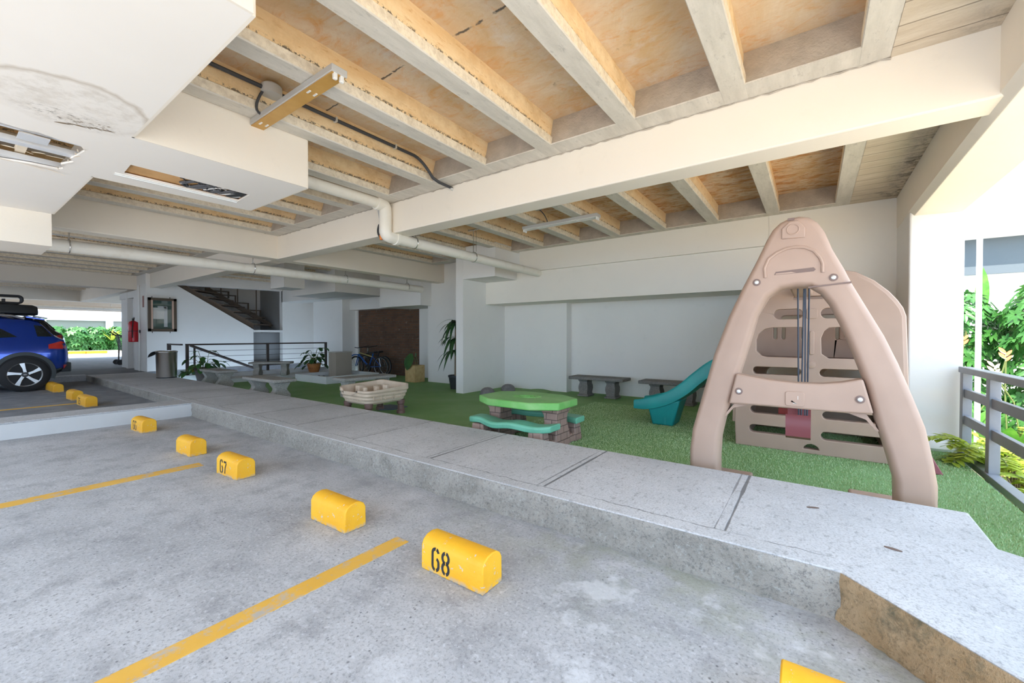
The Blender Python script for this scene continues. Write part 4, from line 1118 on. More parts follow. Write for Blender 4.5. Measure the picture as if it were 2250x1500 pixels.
# ================================================================== BICYCLES
def bicycle(label, loc, rz, c1, c2, lean=.12):
    b = thing('bicycle', label, 'bicycle', loc, rz, 'bicycles by the brick wall'); b.rotation_euler.y = lean
    R = .30
    for nm, y in (('front_wheel', -.48), ('rear_wheel', .48)):
        mb = MB(); c = circ(y, R + .0, R - .02, 28)
        mb.tube([(0, q[0], q[1]) for q in c + c[:2]], .02, 6); w = mb.build(nm, M['rubber'], b)
        mb = MB(); c = circ(y, R, R - .045, 24); mb.tube([(0, q[0], q[1]) for q in c + c[:2]], .008, 5); mb.build('rim', M['alloy'], w)
        mb = MB()
        for k in range(14):
            a = 2 * PI * k / 14; mb.tube([(0.01, y, R), (0, y + .25 * math.cos(a), R + .25 * math.sin(a))], .0018, 3)
        mb.build('spokes', M['alloy'], w)
    T = lambda nm, pts, r, m: MB().tube(pts, r, 8).build(nm, M[m], b)
    T('down_tube', [(0, -.36, .64), (0, .02, .28)], .022, c1); T('top_tube', [(0, -.35, .70), (0, .18, .58)], .018, c2)
    T('seat_tube', [(0, .02, .28), (0, .21, .68)], .017, c1); T('chain_stay', [(0.02, .02, .28), (0.02, .48, .30)], .011, c1)
    T('seat_stay', [(0, .18, .58), (0, .48, .30)], .010, c1); T('fork', [(.03, -.34, .66), (.03, -.48, .30)], .014, c1); T('fork', [(-.03, -.34, .66), (-.03, -.48, .30)], .014, c1)
    T('stem', [(0, -.34, .66), (0, -.31, .84)], .016, 'alloy'); T('handlebar', [(-.28, -.22, .88), (-.08, -.32, .85), (.08, -.32, .85), (.28, -.22, .88)], .012, 'dplastic')
    MB().loft([[(-.03, .05, .70), (.03, .05, .70), (.03, .05, .73), (-.03, .05, .73)], [(-.08, .32, .69), (.08, .32, .69), (.08, .32, .74), (-.08, .32, .74)]]).build('saddle', M['dplastic'], b, bevel=.01)
    MB().lathe([(.09, -.004), (.09, .004)], (.03, .02, .28), 18, axis='x').build('chainring', M['dplastic'], b)
    T('pedal_crank', [(.05, .02, .28), (.05, -.10, .20)], .009, 'alloy')
    mb = MB(); mb.tube([(0, y, z) for y, z in earc(-.48, .30, .34, .34, 20, 150, 10)], .018, 5); mb.build('mudguard', M[c1], b)
    return b
bicycle('blue bicycle leaning against the brick wall, nearest the camera', (-10.80, 7.60, 0), -1.38, 'bikeblue', 'bikeyel', .06)
bicycle('dark bicycle standing behind the blue one at the brick wall', (-11.0, 7.97, 0), -1.55, 'dplastic', 'dplastic', .04)
# ================================================================== PIPES AND CABLES
p = thing('drain_pipe', 'cream drain pipe that steps down over the long beam and runs to the back wall', 'pipe', (-4.52, 3.42, 2.5))
R = .075
MB().tube([(0, -3.4, .40), (0, -.10, .40)], R * .92, 14).build('upper_run', M['pvc'], p)
mb = MB(); mb.tube([(0, -.12, .40)] + arc3((0, -.06, .40), (0, .02, .40), (0, .02, .33), 6) + [Vector((0, .02, .12))] + arc3((0, .02, .08), (0, .02, 0), (0, .10, 0), 6) + [Vector((0, .2, 0))], R * 1.06, 14); mb.build('elbow', M['pvc'], p)
MB().tube([(0, .12, 0), (0, 3.76, -.03)], R, 16).build('lower_run', M['pvc'], p)
for y in (-.1, .19): MB().lathe([(R * 1.0, -.03), (R * 1.2, -.025), (R * 1.2, .025), (R, .03)], (0, y, .40 if y < 0 else 0), 16, axis='y').build('coupling', M['pvc'], p)
for y, zt in ((.50, .10), (1.75, .44)):
    h = MB(); ring = [(x, z) for x, z in circ(0, -.005 * y, R + .006, 18)]
    h.tube([(x, y, z) for x, z in ring + ring[:2]], .006, 5); h.tube([(.0, y, R), (.0, y, zt)], .006, 5); h.box(-.11, .11, y - .012, y + .012, zt - .012, zt + .006)
    if y > 1: h.tube([(-.10, y, zt), (-.10, y, zt + .02)], .005, 5); h.tube([(.06, y, R), (.06, y, zt)], .004, 5)
    h.build('pipe_hanger', M['steel'], p)
w = thing('wiring', 'grey and black wires with orange connectors clipped beside the drain pipe', 'wires', (-4.63, 3.44, 2.5))
MB().tube(arc3((0, -.05, .42), (-.04, .02, .3), (.0, .02, .05), 10), .010, 6).build('grey_wire', M['battengrey'], w)
MB().tube(arc3((.02, -.05, .42), (0, .02, .25), (.03, .02, .02), 10), .008, 6).build('grey_wire', M['battengrey'], w)
MB().tube(arc3((-.02, .0, .17), (-.07, -.02, .05), (.03, .0, -.02), 10), .014, 6).build('black_wire', M['cable'], w)
for q, z in ((0, .42), (.03, -.01), (.08, .0)): MB().lathe([(.018, -.03), (.022, .03)], (q, -.01, z), 10).build('orange_connector', M['orange'], w)
p = thing('drain_pipe', 'long cream pipe slung under the second beam across the left of the garage', 'pipe', (-8.05, 0, 2.40))
MB().tube([(0, -2.4, 0), (0, 7.22, -.02)], .085, 16).build('pipe_run', M['pvc'], p)
for y in (1.05, 3.3, 5.1, 6.75):
    h = MB(); ring = circ(0, 0, .092, 18); h.tube([(x, y, z) for x, z in ring + ring[:2]], .007, 5)
    h.tube([(0.0, y, .085), (0.0, y, .50)], .008, 5); h.build('pipe_hanger', M['steel'], p)
p = thing('drain_pipe', 'far cream pipe hanging near the garage exit beyond the car', 'pipe', (-25.5, 0, 2.42))
MB().tube([(0, -2.4, 0), (0, 8, 0)], .08, 12).build('pipe_run', M['pvc'], p)
for y in (1.2, 4.6): MB().tube([(0, y, .07), (0, y, .78)], .01, 5).build('pipe_hanger', M['steel'], p)
c = thing('ceiling_conduit', 'black conduit with a round junction box running along a ceiling rib', 'conduit', (-3.455, 0, 3.12))
MB().tube([(0, -1.5, 0), (0, 1.50, 0)], .016, 8).build('conduit_run', M['cable'], c)
MB().tube([(0, 1.62, 0), (0, 2.95, 0)] + arc3((0, 3.0, 0), (.0, 3.12, -.01), (.03, 3.24, -.17), 6) + [Vector((.045, 3.32, -.20)), Vector((.065, 3.50, -.215))], .016, 8).build('conduit_run', M['cable'], c)
MB().lathe([(.075, -.035), (.075, .03), (.06, .045)], (0, 1.56, 0), 18).build('junction_box', M['battengrey'], c)
MB().tube(arc3((0, 1.50, -.02), (-.06, 1.42, -.2), (-.03, 1.52, -.2), 8), .010, 6).build('drop_cable', M['cable'], c)
MB().lathe([(.012, -.02), (.02, .02)], (.065, 3.495, -.225), 10, axis='y').build('end_gland', M['bolt'], c)
for y in (.75, 2.1, 2.75): MB().box(-.022, .022, y - .008, y + .008, -.02, .02).build('clip', M['bolt'], c)

def light_batten(label, loc, L, W, under):
    b = thing('light_batten', label, 'light fitting', loc, 0, 'empty fluorescent battens')
    MB().box(0, L, 0, W, 0, .045).build('channel', M['battengrey'], b, bevel=.004)
    MB().box(.012, L - .012, .008, W - .008, -.006, .002).build('reflector', M[under], b)
    for x in (.012, L - .02):
        for y in (W * .3, W * .72):
            mb = MB().box(x - .012, x + .012, y - .014, y + .014, -.04, .01); mb.build('lamp_holder', M['whitepl'], b, bevel=.006)
    for x in (L * .22, L * .75):
        for y in (W * .3, W * .72): MB().box(x - .022, x + .022, y - .006, y + .006, -.011, 0).build('spring_clip', M['whitepl'], b)
    return b
light_batten('ochre-bottomed fluorescent batten without tubes, hung under the ribs nearest the camera', (-3.86, 1.49, 2.892), 1.37, .11, 'batten')
b2 = light_batten('slim pale fluorescent batten without tubes, under the ribs of the playground', (-3.76, 5.47, 2.892), 1.28, .13, 'whitepl')
MB().lathe([(.06, -.03), (.06, .03)], (.35, -.08, .26), 14).build('ceiling_rose', M['battengrey'], b2)
MB().tube(arc3((.35, -.06, .24), (.42, .02, .18), (.44, .06, .04), 8), .008, 5).build('drop_cable', M['cable'], b2)
cb = thing('cable_bundle', 'tangle of black and grey cables showing in the ceiling light slot', 'cables', (-4.42, 1.45, 2.526))
rr = random.Random(12)
for k in range(16):
    y0 = rr.uniform(-.28, .05); pts = []
    ph = rr.uniform(0, 6)
    for i in range(14):
        t = i / 13; pts.append((rr.uniform(-.01, .01) + .09 * math.sin(ph + t * 7), y0 + t * .28, .006 + .005 * math.sin(ph + 5 * t)))
    MB().tube(pts, rr.choice((.006, .009, .011)), 5).build('cable', M['cable'] if k % 3 else M['battengrey'], cb)
wb = MB().box(-.10, .10, .17, .27, -.002, .017); wb.build('terminal_block', M['dplastic'], cb)

# ================================================================== CARS
def car(label, loc, rz=0):
    r = thing('car', label, 'car', loc, rz)
    h = .86
    st = [(0, .66, .50, .80), (-.03, .74, .42, .95), (-.08, .80, .36, 1.07), (-.2, .83, .30, 1.17), (-.3, .845, .27, 1.30), (-.42, .85, .25, 1.46), (-.55, .855, .24, 1.50), (-1.0, h, .22, 1.535), (-1.9, h, .20, 1.55), (-2.5, h, .20, 1.52), (-2.9, h, .20, 1.36), (-3.25, h, .20, 1.14), (-3.4, .85, .20, 1.05), (-3.9, .82, .24, .95), (-4.1, .76, .30, .86), (-4.2, .64, .40, .72)]
    def sec(y, hw, zb, zt):
        b = 1.05; pts = [(hw * .7, zb), (hw * .96, zb + .08), (hw, min(.62, zt - .1)), (hw * .985, min(.88, zt - .03))]
        pts.append((hw * .94, min(b, zt - .02)))
        if zt > b + .06:
            t = (zt - b) / .6; pts += [(hw * (.93 - .10 * t), b + (zt - b) * .5), (hw * (.92 - .22 * t), zt - .05), (hw * (.80 - .22 * t), zt - .01)]
        else: pts += [(hw * .9, zt - .015), (hw * .8, zt - .01), (hw * .7, zt - .005)]
        pts.append((0, zt))
        full = [(x, y, z) for x, z in pts] + [(-x, y, z) for x, z in reversed(pts[:-1])]
        return full
    rows = [sec(*q) for q in st]
    MB().loft(rows).build('body', M['blue'], r, ang=50)
    # lookup of the side surface
    def sx(y, z):
        for a, b_ in zip(rows, rows[1:]):
            if a[0][1] >= y >= b_[0][1]:
                t = (a[0][1] - y) / (a[0][1] - b_[0][1]); pr = [(p[0] * (1 - t) + q[0] * t, p[2] * (1 - t) + q[2] * t) for p, q in zip(a[:9], b_[:9])]
                for (x0, z0), (x1, z1) in zip(pr, pr[1:]):
                    if z0 <= z <= z1: return x0 + (x1 - x0) * (z - z0) / max(1e-6, z1 - z0)
                return pr[-1][0]
        return h
    def patch(nm, poly, m, off=.006, s=1, par=None):
        mb = MB(); n = len(poly)
        cy = sum(p[0] for p in poly) / n; cz = sum(p[1] for p in poly) / n
        ring = []
        for (y0, z0), (y1, z1) in zip(poly, poly[1:] + poly[:1]):
            for k in range(4): t = k / 4; ring.append((y0 + (y1 - y0) * t, z0 + (z1 - z0) * t))
        out = [(s * (sx(y, z) + off), y, z) for y, z in ring]; mid = [(s * (sx(cy + (y - cy) * .5, cz + (z - cz) * .5) + off), cy + (y - cy) * .5, cz + (z - cz) * .5) for y, z in ring]
        inn = [(s * (sx(y, z) - .02), y, z) for y, z in ring]
        mb.loft([inn, out, mid], cap=False); k = len(mb.v); mb.add([(s * (sx(cy, cz) + off), cy, cz)] + mid, [(0, i + 1, (i + 1) % len(mid) + 1) for i in range(len(mid))])
        return mb.build(nm, M[m], par or r, ang=60)
    for s in (1, -1):
        patch('quarter_glass', [(-.24, 1.13), (-.38, 1.35), (-.50, 1.37), (-.46, 1.13)], 'glass', s=s)
        patch('side_window', [(-.73, 1.12), (-1.05, 1.37), (-1.6, 1.41), (-1.6, 1.08), (-1.1, 1.09)], 'glass', s=s)
        patch('side_window', [(-1.68, 1.08), (-1.68, 1.41), (-2.4, 1.38), (-2.95, 1.10)], 'glass', s=s)
        patch('tail_lamp', [(-.04, .98), (-.05, .86), (-.31, .87), (-.31, .96), (-.12, 1.03)], 'tail', .014, s)
        patch('reflector_lamp', [(-.02, .52), (-.03, .43), (-.09, .43), (-.09, .52)], 'tail', .012, s)
        MB().tube([(s * (sx(y, z) + .012), y, z) for y, z in ((-1.25, .86), (-1.12, .875), (-.98, .86))], .016, 6).build('door_handle', M['blue'], r)
        mb = MB(); mb.tube([(s * (sx(y, 1.45) - .03), y, z) for y, z in ((-.62, 1.50), (-.80, 1.56), (-1.5, 1.59), (-2.4, 1.58), (-2.6, 1.50))], .02, 8); mb.build('roof_rail', M['alloy'], r)
        patch('rear_cladding', [(-.05, .38), (-.12, .33), (-.24, .29), (-.24, .42), (-.12, .46)], 'clad', .02, s)
        patch('sill_cladding', [(-1.1, .22), (-1.1, .36), (-2.7, .36), (-2.7, .22)], 'clad', .012, s)
        MB().box(s * .86, s * 1.02, -2.92, -2.74, 1.0, 1.14).build('wing_mirror', M['blue'], r, bevel=.03)
        for wy in (-.645, -3.18):
            R = .35
            MB().lathe([(.375, -.05), (.375, .012), (.01, .012)], (s * h, wy, R + .02), 30, axis='x').build('wheel_well', M['rubber'], r) if s > 0 else MB().lathe([(.375, .05), (.375, -.012), (.01, -.012)], (s * h, wy, R + .02), 30, axis='x').build('wheel_well', M['rubber'], r)
            mb = MB(); rw = []
            for k in range(25):
                a = math.radians(-18 + 216 * k / 24); ca, sa = math.cos(a), math.sin(a)
                rw.append([(s * (h - .02), wy + .372 * ca, R + .02 + .372 * sa), (s * (h + .028), wy + .372 * ca, R + .02 + .372 * sa), (s * (h + .024), wy + .435 * ca, R + .02 + .435 * sa), (s * (h - .05), wy + .445 * ca, R + .02 + .445 * sa)])
            mb.loft(rw).build('arch_cladding', M['clad'], r, ang=50)
            wx = s * (h - .02)
            mb = MB(); mb.lathe([(.20, -.10), (.315, -.10), (R, -.07), (R, .045), (.318, .07), (.245, .075), (.235, .05)], (wx, wy, R), 36, axis='x')
            if s < 0: mb.v = [(2 * wx - x, y, z) for x, y, z in mb.v]
            wh = mb.build('wheel', M['rubber'], r)
            mb = MB(); mb.lathe([(.243, 0), (.250, .012), (.243, .02), (.225, .0)], (wx, wy, R), 36, axis='x', cap=False)
            mb.v = [(x + s * .055, y, z) for x, y, z in mb.v]; mb.build('wheel_rim', M['alloy'], wh)
            MB().lathe([(.235, 0), (.01, 0)], (wx + s * .03, wy, R), 30, axis='x').build('rim_disc', M['alloyd'], wh)
            MB().lathe([(.14, 0), (.14, .012), (.01, .012)], (wx + s * .032, wy, R), 24, axis='x').build('brake_disc', M['steel'], wh)
            for k in range(5):
                a = 2 * PI * k / 5 + .3; mb = MB()
                def q(rad, da): return (wy + rad * math.cos(a + da), R + rad * math.sin(a + da))
                poly = [q(.05, -.55), q(.05, .5), q(.13, .30), q(.243, .34), q(.243, .02), q(.12, -.10)]
                mb.prism(poly, 'x', wx + s * .045, wx + s * .068); mb.build('spoke', M['alloy'], wh, bevel=.004)
            MB().lathe([(.055, 0), (.05, .018), (.01, .02)], (wx + s * .06, wy, R), 18, axis='x').build('hub_cap', M['alloyd'], wh)
            mb = MB()
            mb.tube([(wx + s * .083, wy + .022 * math.cos(t), R + .013 * math.sin(t)) for t in [2 * PI * i / 20 for i in range(21)]], .0025, 4)
            mb.tube([(wx + s * .083, wy + .012 * sg * math.cos(.3) + dy, R + dz) for sg, dy, dz in ((-1, 0, -.01), (-1, .003, .009))], .003, 4)
            mb.tube([(wx + s * .083, wy + .010, R + .01), (wx + s * .083, wy + .007, R - .009)], .003, 4)
            mb.tube([(wx + s * .083, wy - .009, R - .002), (wx + s * .083, wy + .008, R + .002)], .003, 4); mb.build('hub_emblem', M['alloy'], wh)
    # tailgate glass, spoiler, bumper, plate
    mb = MB(); mb.add([(-.62, -.20, 1.165), (.62, -.20, 1.165), (.52, -.42, 1.45), (-.52, -.42, 1.45), (-.62, -.23, 1.14), (.62, -.23, 1.14), (.52, -.45, 1.42), (-.52, -.45, 1.42)], [(0, 1, 2, 3), (4, 5, 6, 7), (0, 1, 5, 4), (2, 3, 7, 6), (1, 2, 6, 5), (0, 3, 7, 4)])
    mb.v = [(x, y + .015, z + .012) for x, y, z in mb.v]; mb.build('rear_window', M['glass'], r)
    mb = MB().loft([[(x, -.60, 1.52), (x, -.34, 1.475), (x, -.33, 1.50), (x, -.60, 1.56)] for x in (-.60, -.2, .2, .60)]); mb.build('spoiler', M['blue'], r, bevel=.008)
    mb = MB().loft([[(-w, y, .36), (w, y, .36), (w, y, .56), (-w, y, .56)] for y, w in ((-.12, .76), (.02, .70), (.05, .60))]); mb.build('rear_bumper', M['clad'], r, bevel=.02)
    MB().box(-.26, .26, -.0, .008, .66, .77).build('number_plate', M['paper'], r)
    mb = MB(); mb.add([(-.60, -2.58, 1.47), (.60, -2.58, 1.47), (.72, -3.2, 1.15), (-.72, -3.2, 1.15), (-.60, -2.6, 1.44), (.60, -2.6, 1.44), (.72, -3.23, 1.12), (-.72, -3.23, 1.12)], [(0, 1, 2, 3), (4, 5, 6, 7), (0, 1, 5, 4), (2, 3, 7, 6), (1, 2, 6, 5), (0, 3, 7, 4)])
    mb.v = [(x, y - .02, z + .05) for x, y, z in mb.v]; mb.build('windscreen', M['glass'], r)
    return r
CX, CY = -13.96, 1.70
blue = car('blue sport utility car reversed into the far bay, silver five-spoke wheels', (CX, CY, .06))
rb = thing('roof_box', 'black roof box carried on top of the blue car', 'roof box', (CX, CY - 1.26, 1.655))
mb = MB().loft([[(x * k, y, z) for x, z in ((-.42, .03), (-.36, 0), (.36, 0), (.42, .03), (.42, .07), (.36, t - .02), (.28, t), (-.28, t), (-.36, t - .02), (-.42, .07))] for y, k, t in ((.86, .80, .15), (.85, .92, .18), (.78, 1, .21), (.3, 1, .225), (-.6, 1, .22), (-.95, .9, .14), (-1.05, .75, .11))]); mb.build('box_shell', M['dplastic'], rb, ang=45)
for y in (.35, -.5): MB().box(-.55, .55, y - .03, y + .03, -.035, .01).build('cross_bar', M['black'], rb)
rk = thing('bike_rack', 'black looped carrier frame mounted above the roof box', 'bike rack', (CX + .1, CY - .97, 1.878))
mb = MB(); lp = rrect(-.95, .35, .02, .17, .06, 5); mb.tube([(0, y, z) for y, z in lp + lp[:2]], .022, 8); mb.tube([(.2, y, z) for y, z in lp + lp[:2]], .022, 8); mb.build('loop_frame', M['black'], rk)
MB().box(-.06, .26, -.25, .05, 0, .10).build('clamp', M['black'], rk, bevel=.02); MB().box(-.02, .22, -.9, -.5, .0, .11).build('clamp', M['black'], rk, bevel=.02)
for y in (-.3, .1): MB().box(-.02, .22, y - .02, y + .02, .04, .10).build('cross_piece', M['black'], rk)
d2 = dup(blue, (-17.86, 2.15, .2), 0, 'dark car parked beyond the blue car, only its rear corner showing')
for ch in d2.children:
    if ch.data and ch.data.materials and ch.data.materials[0] == M['blue']:
        ch.material_slots[0].link = 'OBJECT'; ch.material_slots[0].material = M['darkcar']
# shopping cart behind the end wall
sc_ = thing('luggage_cart', 'dark wire cart on small wheels behind the end wall', 'cart', (-19.6, 3.78, .2))
mb = MB()
for x in (-.25, .25):
    mb.tube([(x, -.02, .12), (x, .0, .95), (x, -.25, 1.15)], .022, 6); mb.tube([(x, -.02, .15), (x, .9, .15)], .018, 6); mb.tube([(x, -.28, 1.05), (x, .55, .95)], .012, 5); mb.tube([(x, .05, .5), (x, .5, .55), (x, .55, .95)], .012, 5)
for z in (.5, .65, .8, .95): mb.tube([(-.25, .0, z), (.25, .0, z)], .008, 5)
for k in range(7): mb.tube([(-.25 + .5 * k / 6, .0, .5), (-.25 + .5 * k / 6, -.12, 1.05)], .006, 4)
mb.build('wire_frame', M['railbrown'], sc_)
for x in (-.25, .25):
    for y in (-.08, .85): MB().lathe([(.09, -.02), (.09, .02), (.03, .025)], (x, y, .09), 16, axis='x').build('wheel', M['rubber'], sc_)
for i, (x, y) in enumerate(((-33.2, 4.5), (-33.1, 5.35))):
    o = MB().box(-.12, .12, -.42, .42, 0, .15).build('parking_block', M['yellow'], bevel=.02); o.location = (x, y, .2)
    tag(o, ('sunlit yellow block at the far exit, the left one' if i == 0 else 'sunlit yellow block at the far exit, the right one'), 'parking block', 'far yellow blocks')

# ================================================================== PLANTS OUTSIDE
def palmate_bush(name, label, loc, size, n, seed, mat, L=(.11, .17)):
    rr = random.Random(seed); p = thing(name, label, 'shrub', loc, 0, 'shrubs of the garden hedge')
    ml, ms = MB(), MB(); sx, sy, sz = size
    for i in range(n):
        # points on / near the outer surface, facing out
        a = rr.uniform(0, 2 * PI); t = rr.random()
        z = sz * (t ** .8); rad = 1.0 if t < .75 else (1.0 - (t - .75) * 1.6)
        rad *= rr.uniform(.72, 1.04)
        c = Vector((sx * rad * math.cos(a), sy * rad * math.sin(a), z + rr.uniform(-.05, .05)))
        out = Vector((math.cos(a), math.sin(a), .35 + 1.5 * max(0, t - .6))).normalized()
        out = (out + Vector((rr.uniform(-.4, .4), rr.uniform(-.4, .4), rr.uniform(-.3, .5)))).normalized()
        u = out.cross(Vector((0, 0, 1)))
        if u.length < .1: u = Vector((1, 0, 0))
        u.normalize(); v = out.cross(u)
        k = 7; l = rr.uniform(*L); ph = rr.uniform(0, 1)
        for j in range(k):
            b = 2 * PI * (j + ph) / k
            d = (u * math.cos(b) + v * math.sin(b) + out * .15)
            ml.leaf(c + d * .012, d, out, l * rr.uniform(.8, 1.05), l * .40, .28, 3)
    for k in range(9):
        a = 2 * PI * k / 9; ms.tube(arc3((.2 * sx * math.cos(a), .2 * sy * math.sin(a), 0), (.3 * sx * math.cos(a), .3 * sy * math.sin(a), sz * .5), (.65 * sx * math.cos(a), .65 * sy * math.sin(a), sz * .85), 5), .014, 5)
    ml.build('foliage', M[mat], p, smooth=False); ms.build('stems', M['stem'], p)
    return p
GZ = -.27
palmate_bush('umbrella_shrub', 'glossy umbrella-leaf shrub directly behind the white pole', (1.70, 9.3, GZ), (.62, .55, 2.15), 430, 21, 'leafh')
palmate_bush('umbrella_shrub', 'glossy umbrella-leaf shrub at the right picture edge behind the railing', (2.75, 8.85, GZ), (.62, .6, 2.2), 430, 22, 'leafh')
def strap_plant(name, label, cat, loc, n, seed, mat, L, W, lean=.6, group=None, z0=.0, sp=.12):
    rr = random.Random(seed); p = thing(name, label, cat, loc, 0, group); mb = MB()
    for k in range(n):
        a = rr.uniform(0, 2 * PI); up = rr.uniform(1.0, 2.2)
        mb.leaf((sp * math.cos(a), sp * math.sin(a), z0), (math.cos(a) * lean, math.sin(a) * lean, up), (math.cos(a), math.sin(a), .3), L * rr.uniform(.7, 1.1), W * rr.uniform(.8, 1.15), rr.uniform(.05, .4), 6)
    mb.build('leaves', M[mat], p); return p
def flower(p, pts, c):
    MB().tube(pts, .008, 5).build('flower_stalk', M['stem'], p)
    e = Vector(pts[-1]); mb = MB()
    for k in range(4): mb.leaf(e + Vector((0, 0, .03 * k)), ((-1) ** k * .6, .3, .9), (0, 1, 0), .10, .032, .1, 4)
    mb.build('flower', M[c], p)
h1 = strap_plant('heliconia', 'broad-leaved plant with orange-red bracts just behind the first railing post', 'plant', (1.62, 7.95, GZ), 8, 31, 'leafb', .8, .16, .4)
flower(h1, [(0, 0, .3), (-.03, 0, .9), (-.03, -.1, 1.36)], 'flower'); flower(h1, [(.05, 0, .3), (.30, .02, .8), (.36, 0, 1.15)], 'peach')
h2 = strap_plant('heliconia', 'broad-leaved plant with a red and peach flower head right of the second railing post', 'plant', (1.84, 7.3, GZ), 9, 32, 'leafb', .8, .15, .5)
flower(h2, [(0, 0, .3), (-.02, 0, .8), (-.03, -.05, 1.18)], 'flower'); flower(h2, [(0.1, 0, .3), (.05, 0, .7), (-.12, -.05, 1.02)], 'peach'); flower(h2, [(0.1, 0, .3), (.2, 0, .7), (.2, -.05, 1.05)], 'peach')
sl_ = thing('spear_leaf_plant', 'single upright spear leaf rising above the hedge', 'plant', (2.20, 9.95, GZ))
mb = MB(); mb.leaf((0, 0, 1.75), (.03, 0, 1), (0, -1, 0), .85, .17, .02, 6); mb.leaf((.45, .1, 1.7), (.05, 0, 1), (0, -1, 0), .6, .13, .03, 6); mb.build('leaves', M['leafb'], sl_)
MB().tube([(0, 0, 0), (0, 0, 1.85)], .015, 6).build('stem', M['stem'], sl_); MB().tube([(.45, .1, 0), (.45, .1, 1.8)], .012, 6).build('stem', M['stem'], sl_)
def fern(label, loc, n, seed, L, mat='leafy', bias=None, leafw=.05, pin=.15):
    rr = random.Random(seed); p = thing('fern', label, 'fern', loc, 0, 'yellow-green ferns along the railing'); ml, ms = MB(), MB()
    for k in range(n):
        a = rr.uniform(0, 2 * PI) if bias is None or k % 3 == 0 else bias + rr.uniform(-.9, .9)
        l = L * rr.uniform(.65, 1.1); e = Vector((l * math.cos(a), l * math.sin(a), l * rr.uniform(.15, .8)))
        c = arc3((0, 0, 0), (e.x * .45, e.y * .45, e.z + .3 * l), e, 11); ms.tube(c, .005, 4)
        for i in range(2, 12):
            d = (c[i] - c[i - 1]).normalized(); s = d.cross(Vector((0, 0, 1))).normalized(); q = pin * (1 - .55 * abs(i - 6) / 6)
            for sg in (-1, 1): ml.leaf(c[i], s * sg + d * .55 + Vector((0, 0, rr.uniform(-.1, .25))), (0, 0, 1), q, leafw, .2, 3)
    ml.build('fronds', M[mat], p, smooth=False); ms.build('stems', M['stem'], p); return p
fern('fern spilling over the turf at the foot of the white column', (1.37, 5.82, -.10), 14, 41, .44, bias=PI + .15)
fern('yellow-green fern behind the lower rails, left of the second post', (1.72, 6.75, GZ), 18, 42, .40)
fern('yellow-green fern behind the lower rails, right of the second post', (1.72, 6.0, GZ), 20, 43, .50)
fern('dense yellow fern clump at the right picture edge under the lowest rails', (1.62, 5.2, GZ), 20, 44, .42)
fern('bright fern further back between the flowers and the rails', (2.0, 6.85, GZ), 20, 45, .50)
st_ = MB(); rr = random.Random(51)
for k in range(60):
    x, y = rr.uniform(1.42, 1.9), rr.uniform(4.9, 6.3); st_.tube([(x, y, GZ), (x + rr.uniform(-.12, .12), y + rr.uniform(-.1, .1), GZ + rr.uniform(.12, .3))], .007, 4)
o = st_.build('dry_stalks', M['trunk']); tag(o, 'brown dry stalks under the ferns beyond the railing', 'stalks'); o['kind'] = 'stuff'
po = MB().tube([(0, 0, 0), (0, 0, 3.1)], .026, 10).build('white_pole', M['whitepl']); po.location = (1.60, 7.3, GZ)
tag(po, 'slim white pole standing outside right of the white column', 'pole')
# hedge and palm far left
for i, (y, s) in enumerate(((3.9, 61), (4.75, 62), (5.6, 63), (6.5, 64))):
    palmate_bush('hedge_shrub', ['far sunlit hedge shrub nearest the cars at the garage exit', 'far sunlit hedge shrub second from the cars', 'far sunlit hedge shrub third from the cars', 'far sunlit hedge shrub beside the end wall'][i], (-34.6, y, .2), (.6, .55, 1.45), 190, s, 'leafh', (.2, .3))
strap_plant('spiky_plant', 'spiky yellow-green palm-like plant rising beside the far end wall', 'plant', (-34.0, 6.15, .2), 34, 71, 'leafy', 1.1, .07, .9, z0=.75, sp=.05)
# leaves on the walkway
for i, (x, y, a, lab) in enumerate(((.005, 2.98, .4, 'small dead leaf on the pale walkway near the kerb corner, the one on the left'), (.31, 2.62, -.3, 'small dead leaf on the pale walkway, the one closer to the kerb corner'))):
    o = MB().prism([(.035 * math.cos(t) * (1 if math.cos(t) > 0 else .9), .011 * math.sin(t)) for t in [2 * PI * k / 12 for k in range(12)]], 'z', 0, .003).build('dead_leaf', M['dirt']); o.location = (x, y, .2); o.rotation_euler.z = a; tag(o, lab, 'leaf', 'dead leaves')

# ================================================================== RIGHT RAILING
r = thing('metal_railing', 'grey metal railing with flat rails along the open side of the turf', 'railing', (1.27, 0, 0))
for y in (6.16, 5.36, 4.1, 2.8): MB().box(-.035, .035, y - .045, y + .045, -.27, .84).build('railing_post', M['railgrey'], r, bevel=.004)
MB().box(-.045, .045, 2.4, 6.22, .825, .885).build('top_rail', M['railgrey'], r, bevel=.006)
for z0, z1 in ((.575, .66), (.30, .392)): MB().box(-.02, .02, 2.4, 6.2, z0, z1).build('flat_rail', M['railgrey'], r, bevel=.003)
MB().box(-.05, .03, 2.4, 6.2, -.05, .01).build('bottom_rail', M['railgrey'], r, bevel=.004)

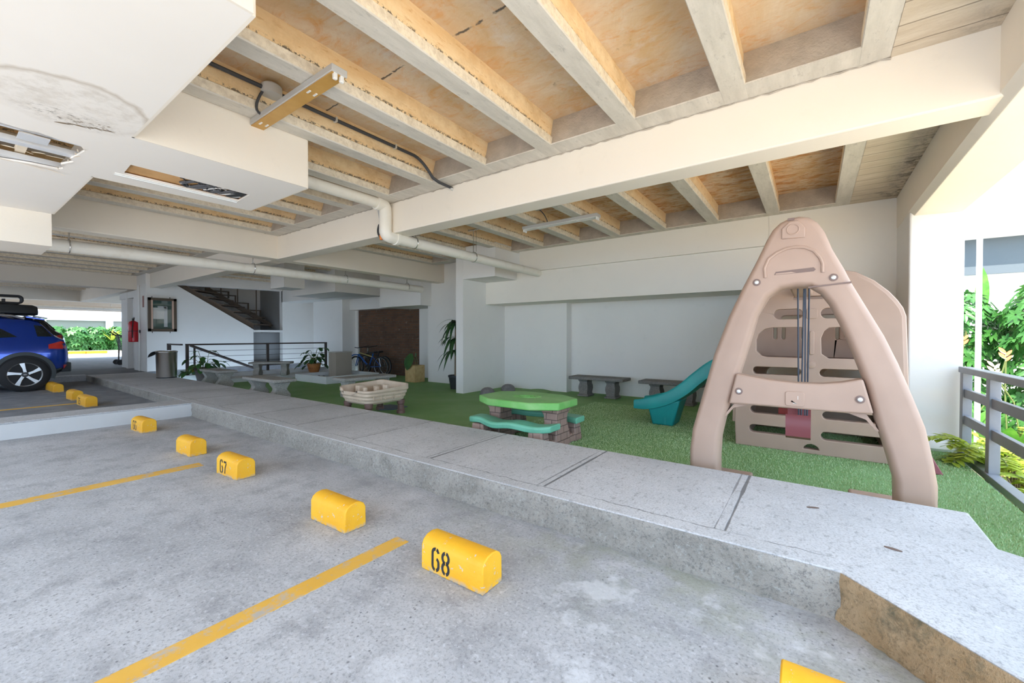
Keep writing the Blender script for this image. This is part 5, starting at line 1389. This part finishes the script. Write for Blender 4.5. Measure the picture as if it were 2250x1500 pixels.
# ================================================================== TURF PILE
rng = np.random.default_rng(5)
N = 70000
xs = rng.uniform(-3.2, 1.165, N); ys = 3.425 + (7.0 - 3.425) * rng.random(N) ** 1.35
a = rng.uniform(0, 2 * np.pi, N); hgt = rng.uniform(.010, .019, N); wd = rng.uniform(.0022, .004, N); ln = rng.uniform(.0, .010, N); b = rng.uniform(0, 2 * np.pi, N)
v = np.zeros((N, 3, 3)); v[:, 0, 0] = xs - wd * np.cos(a); v[:, 0, 1] = ys - wd * np.sin(a); v[:, 1, 0] = xs + wd * np.cos(a); v[:, 1, 1] = ys + wd * np.sin(a)
v[:, 2, 0] = np.minimum(xs + ln * np.cos(b), 1.175); v[:, 2, 1] = np.maximum(ys + ln * np.sin(b), 3.422); v[:, 2, 2] = hgt; v[:, :2, 2] = -.002
me = bpy.data.meshes.new('turf_pile'); me.vertices.add(N * 3); me.vertices.foreach_set('co', v.reshape(-1))
me.loops.add(N * 3); me.loops.foreach_set('vertex_index', np.arange(N * 3, dtype=np.int32)); me.polygons.add(N); me.polygons.foreach_set('loop_start', np.arange(0, N * 3, 3, dtype=np.int32))
me.update(calc_edges=True); me.validate(); me.materials.append(M['blade'])
tp = bpy.data.objects.new('turf_pile', me); COL.objects.link(tp); tag(tp, 'short green artificial grass pile covering the play area', 'grass'); tp['kind'] = 'stuff'

# ================================================================== LIGHT, CAMERA
w = bpy.data.worlds.new('sky'); SC.world = w; w.use_nodes = True; bgn = w.node_tree.nodes['Background']
bgn.inputs['Color'].default_value = (.58, .77, 1.0, 1); bgn.inputs['Strength'].default_value = SKY
sd = bpy.data.lights.new('sun', 'SUN'); sd.energy = SUN; sd.angle = math.radians(.6); sd.color = (1.0, .95, .86)
so = bpy.data.objects.new('sun', sd); COL.objects.link(so); so.location = (0, -6, 9)
so.rotation_euler = Vector(SUNDIR).to_track_quat('Z', 'Y').to_euler()
cd = bpy.data.cameras.new('camera'); co = bpy.data.objects.new('camera', cd); COL.objects.link(co)
cd.sensor_fit = 'HORIZONTAL'; cd.sensor_width = 36; cd.lens = 914.695 / 2250 * 36; cd.clip_start = .05; cd.clip_end = 300
co.location = (0, 0, 1.2); co.rotation_euler = (math.radians(90 - .7576), 0, math.radians(35.8788)); SC.camera = co
SC.view_settings.view_transform = 'Standard'; SC.view_settings.look = 'None'; SC.view_settings.gamma = 1; SC.view_settings.exposure = EXPO
SC.view_settings.use_curve_mapping = False
try:
    SC.cycles.max_bounces = 12; SC.cycles.diffuse_bounces = 7; SC.cycles.glossy_bounces = 3; SC.cycles.transmission_bounces = 3
    SC.cycles.sample_clamp_indirect = 8; SC.cycles.caustics_reflective = False; SC.cycles.caustics_refractive = False
except Exception: pass
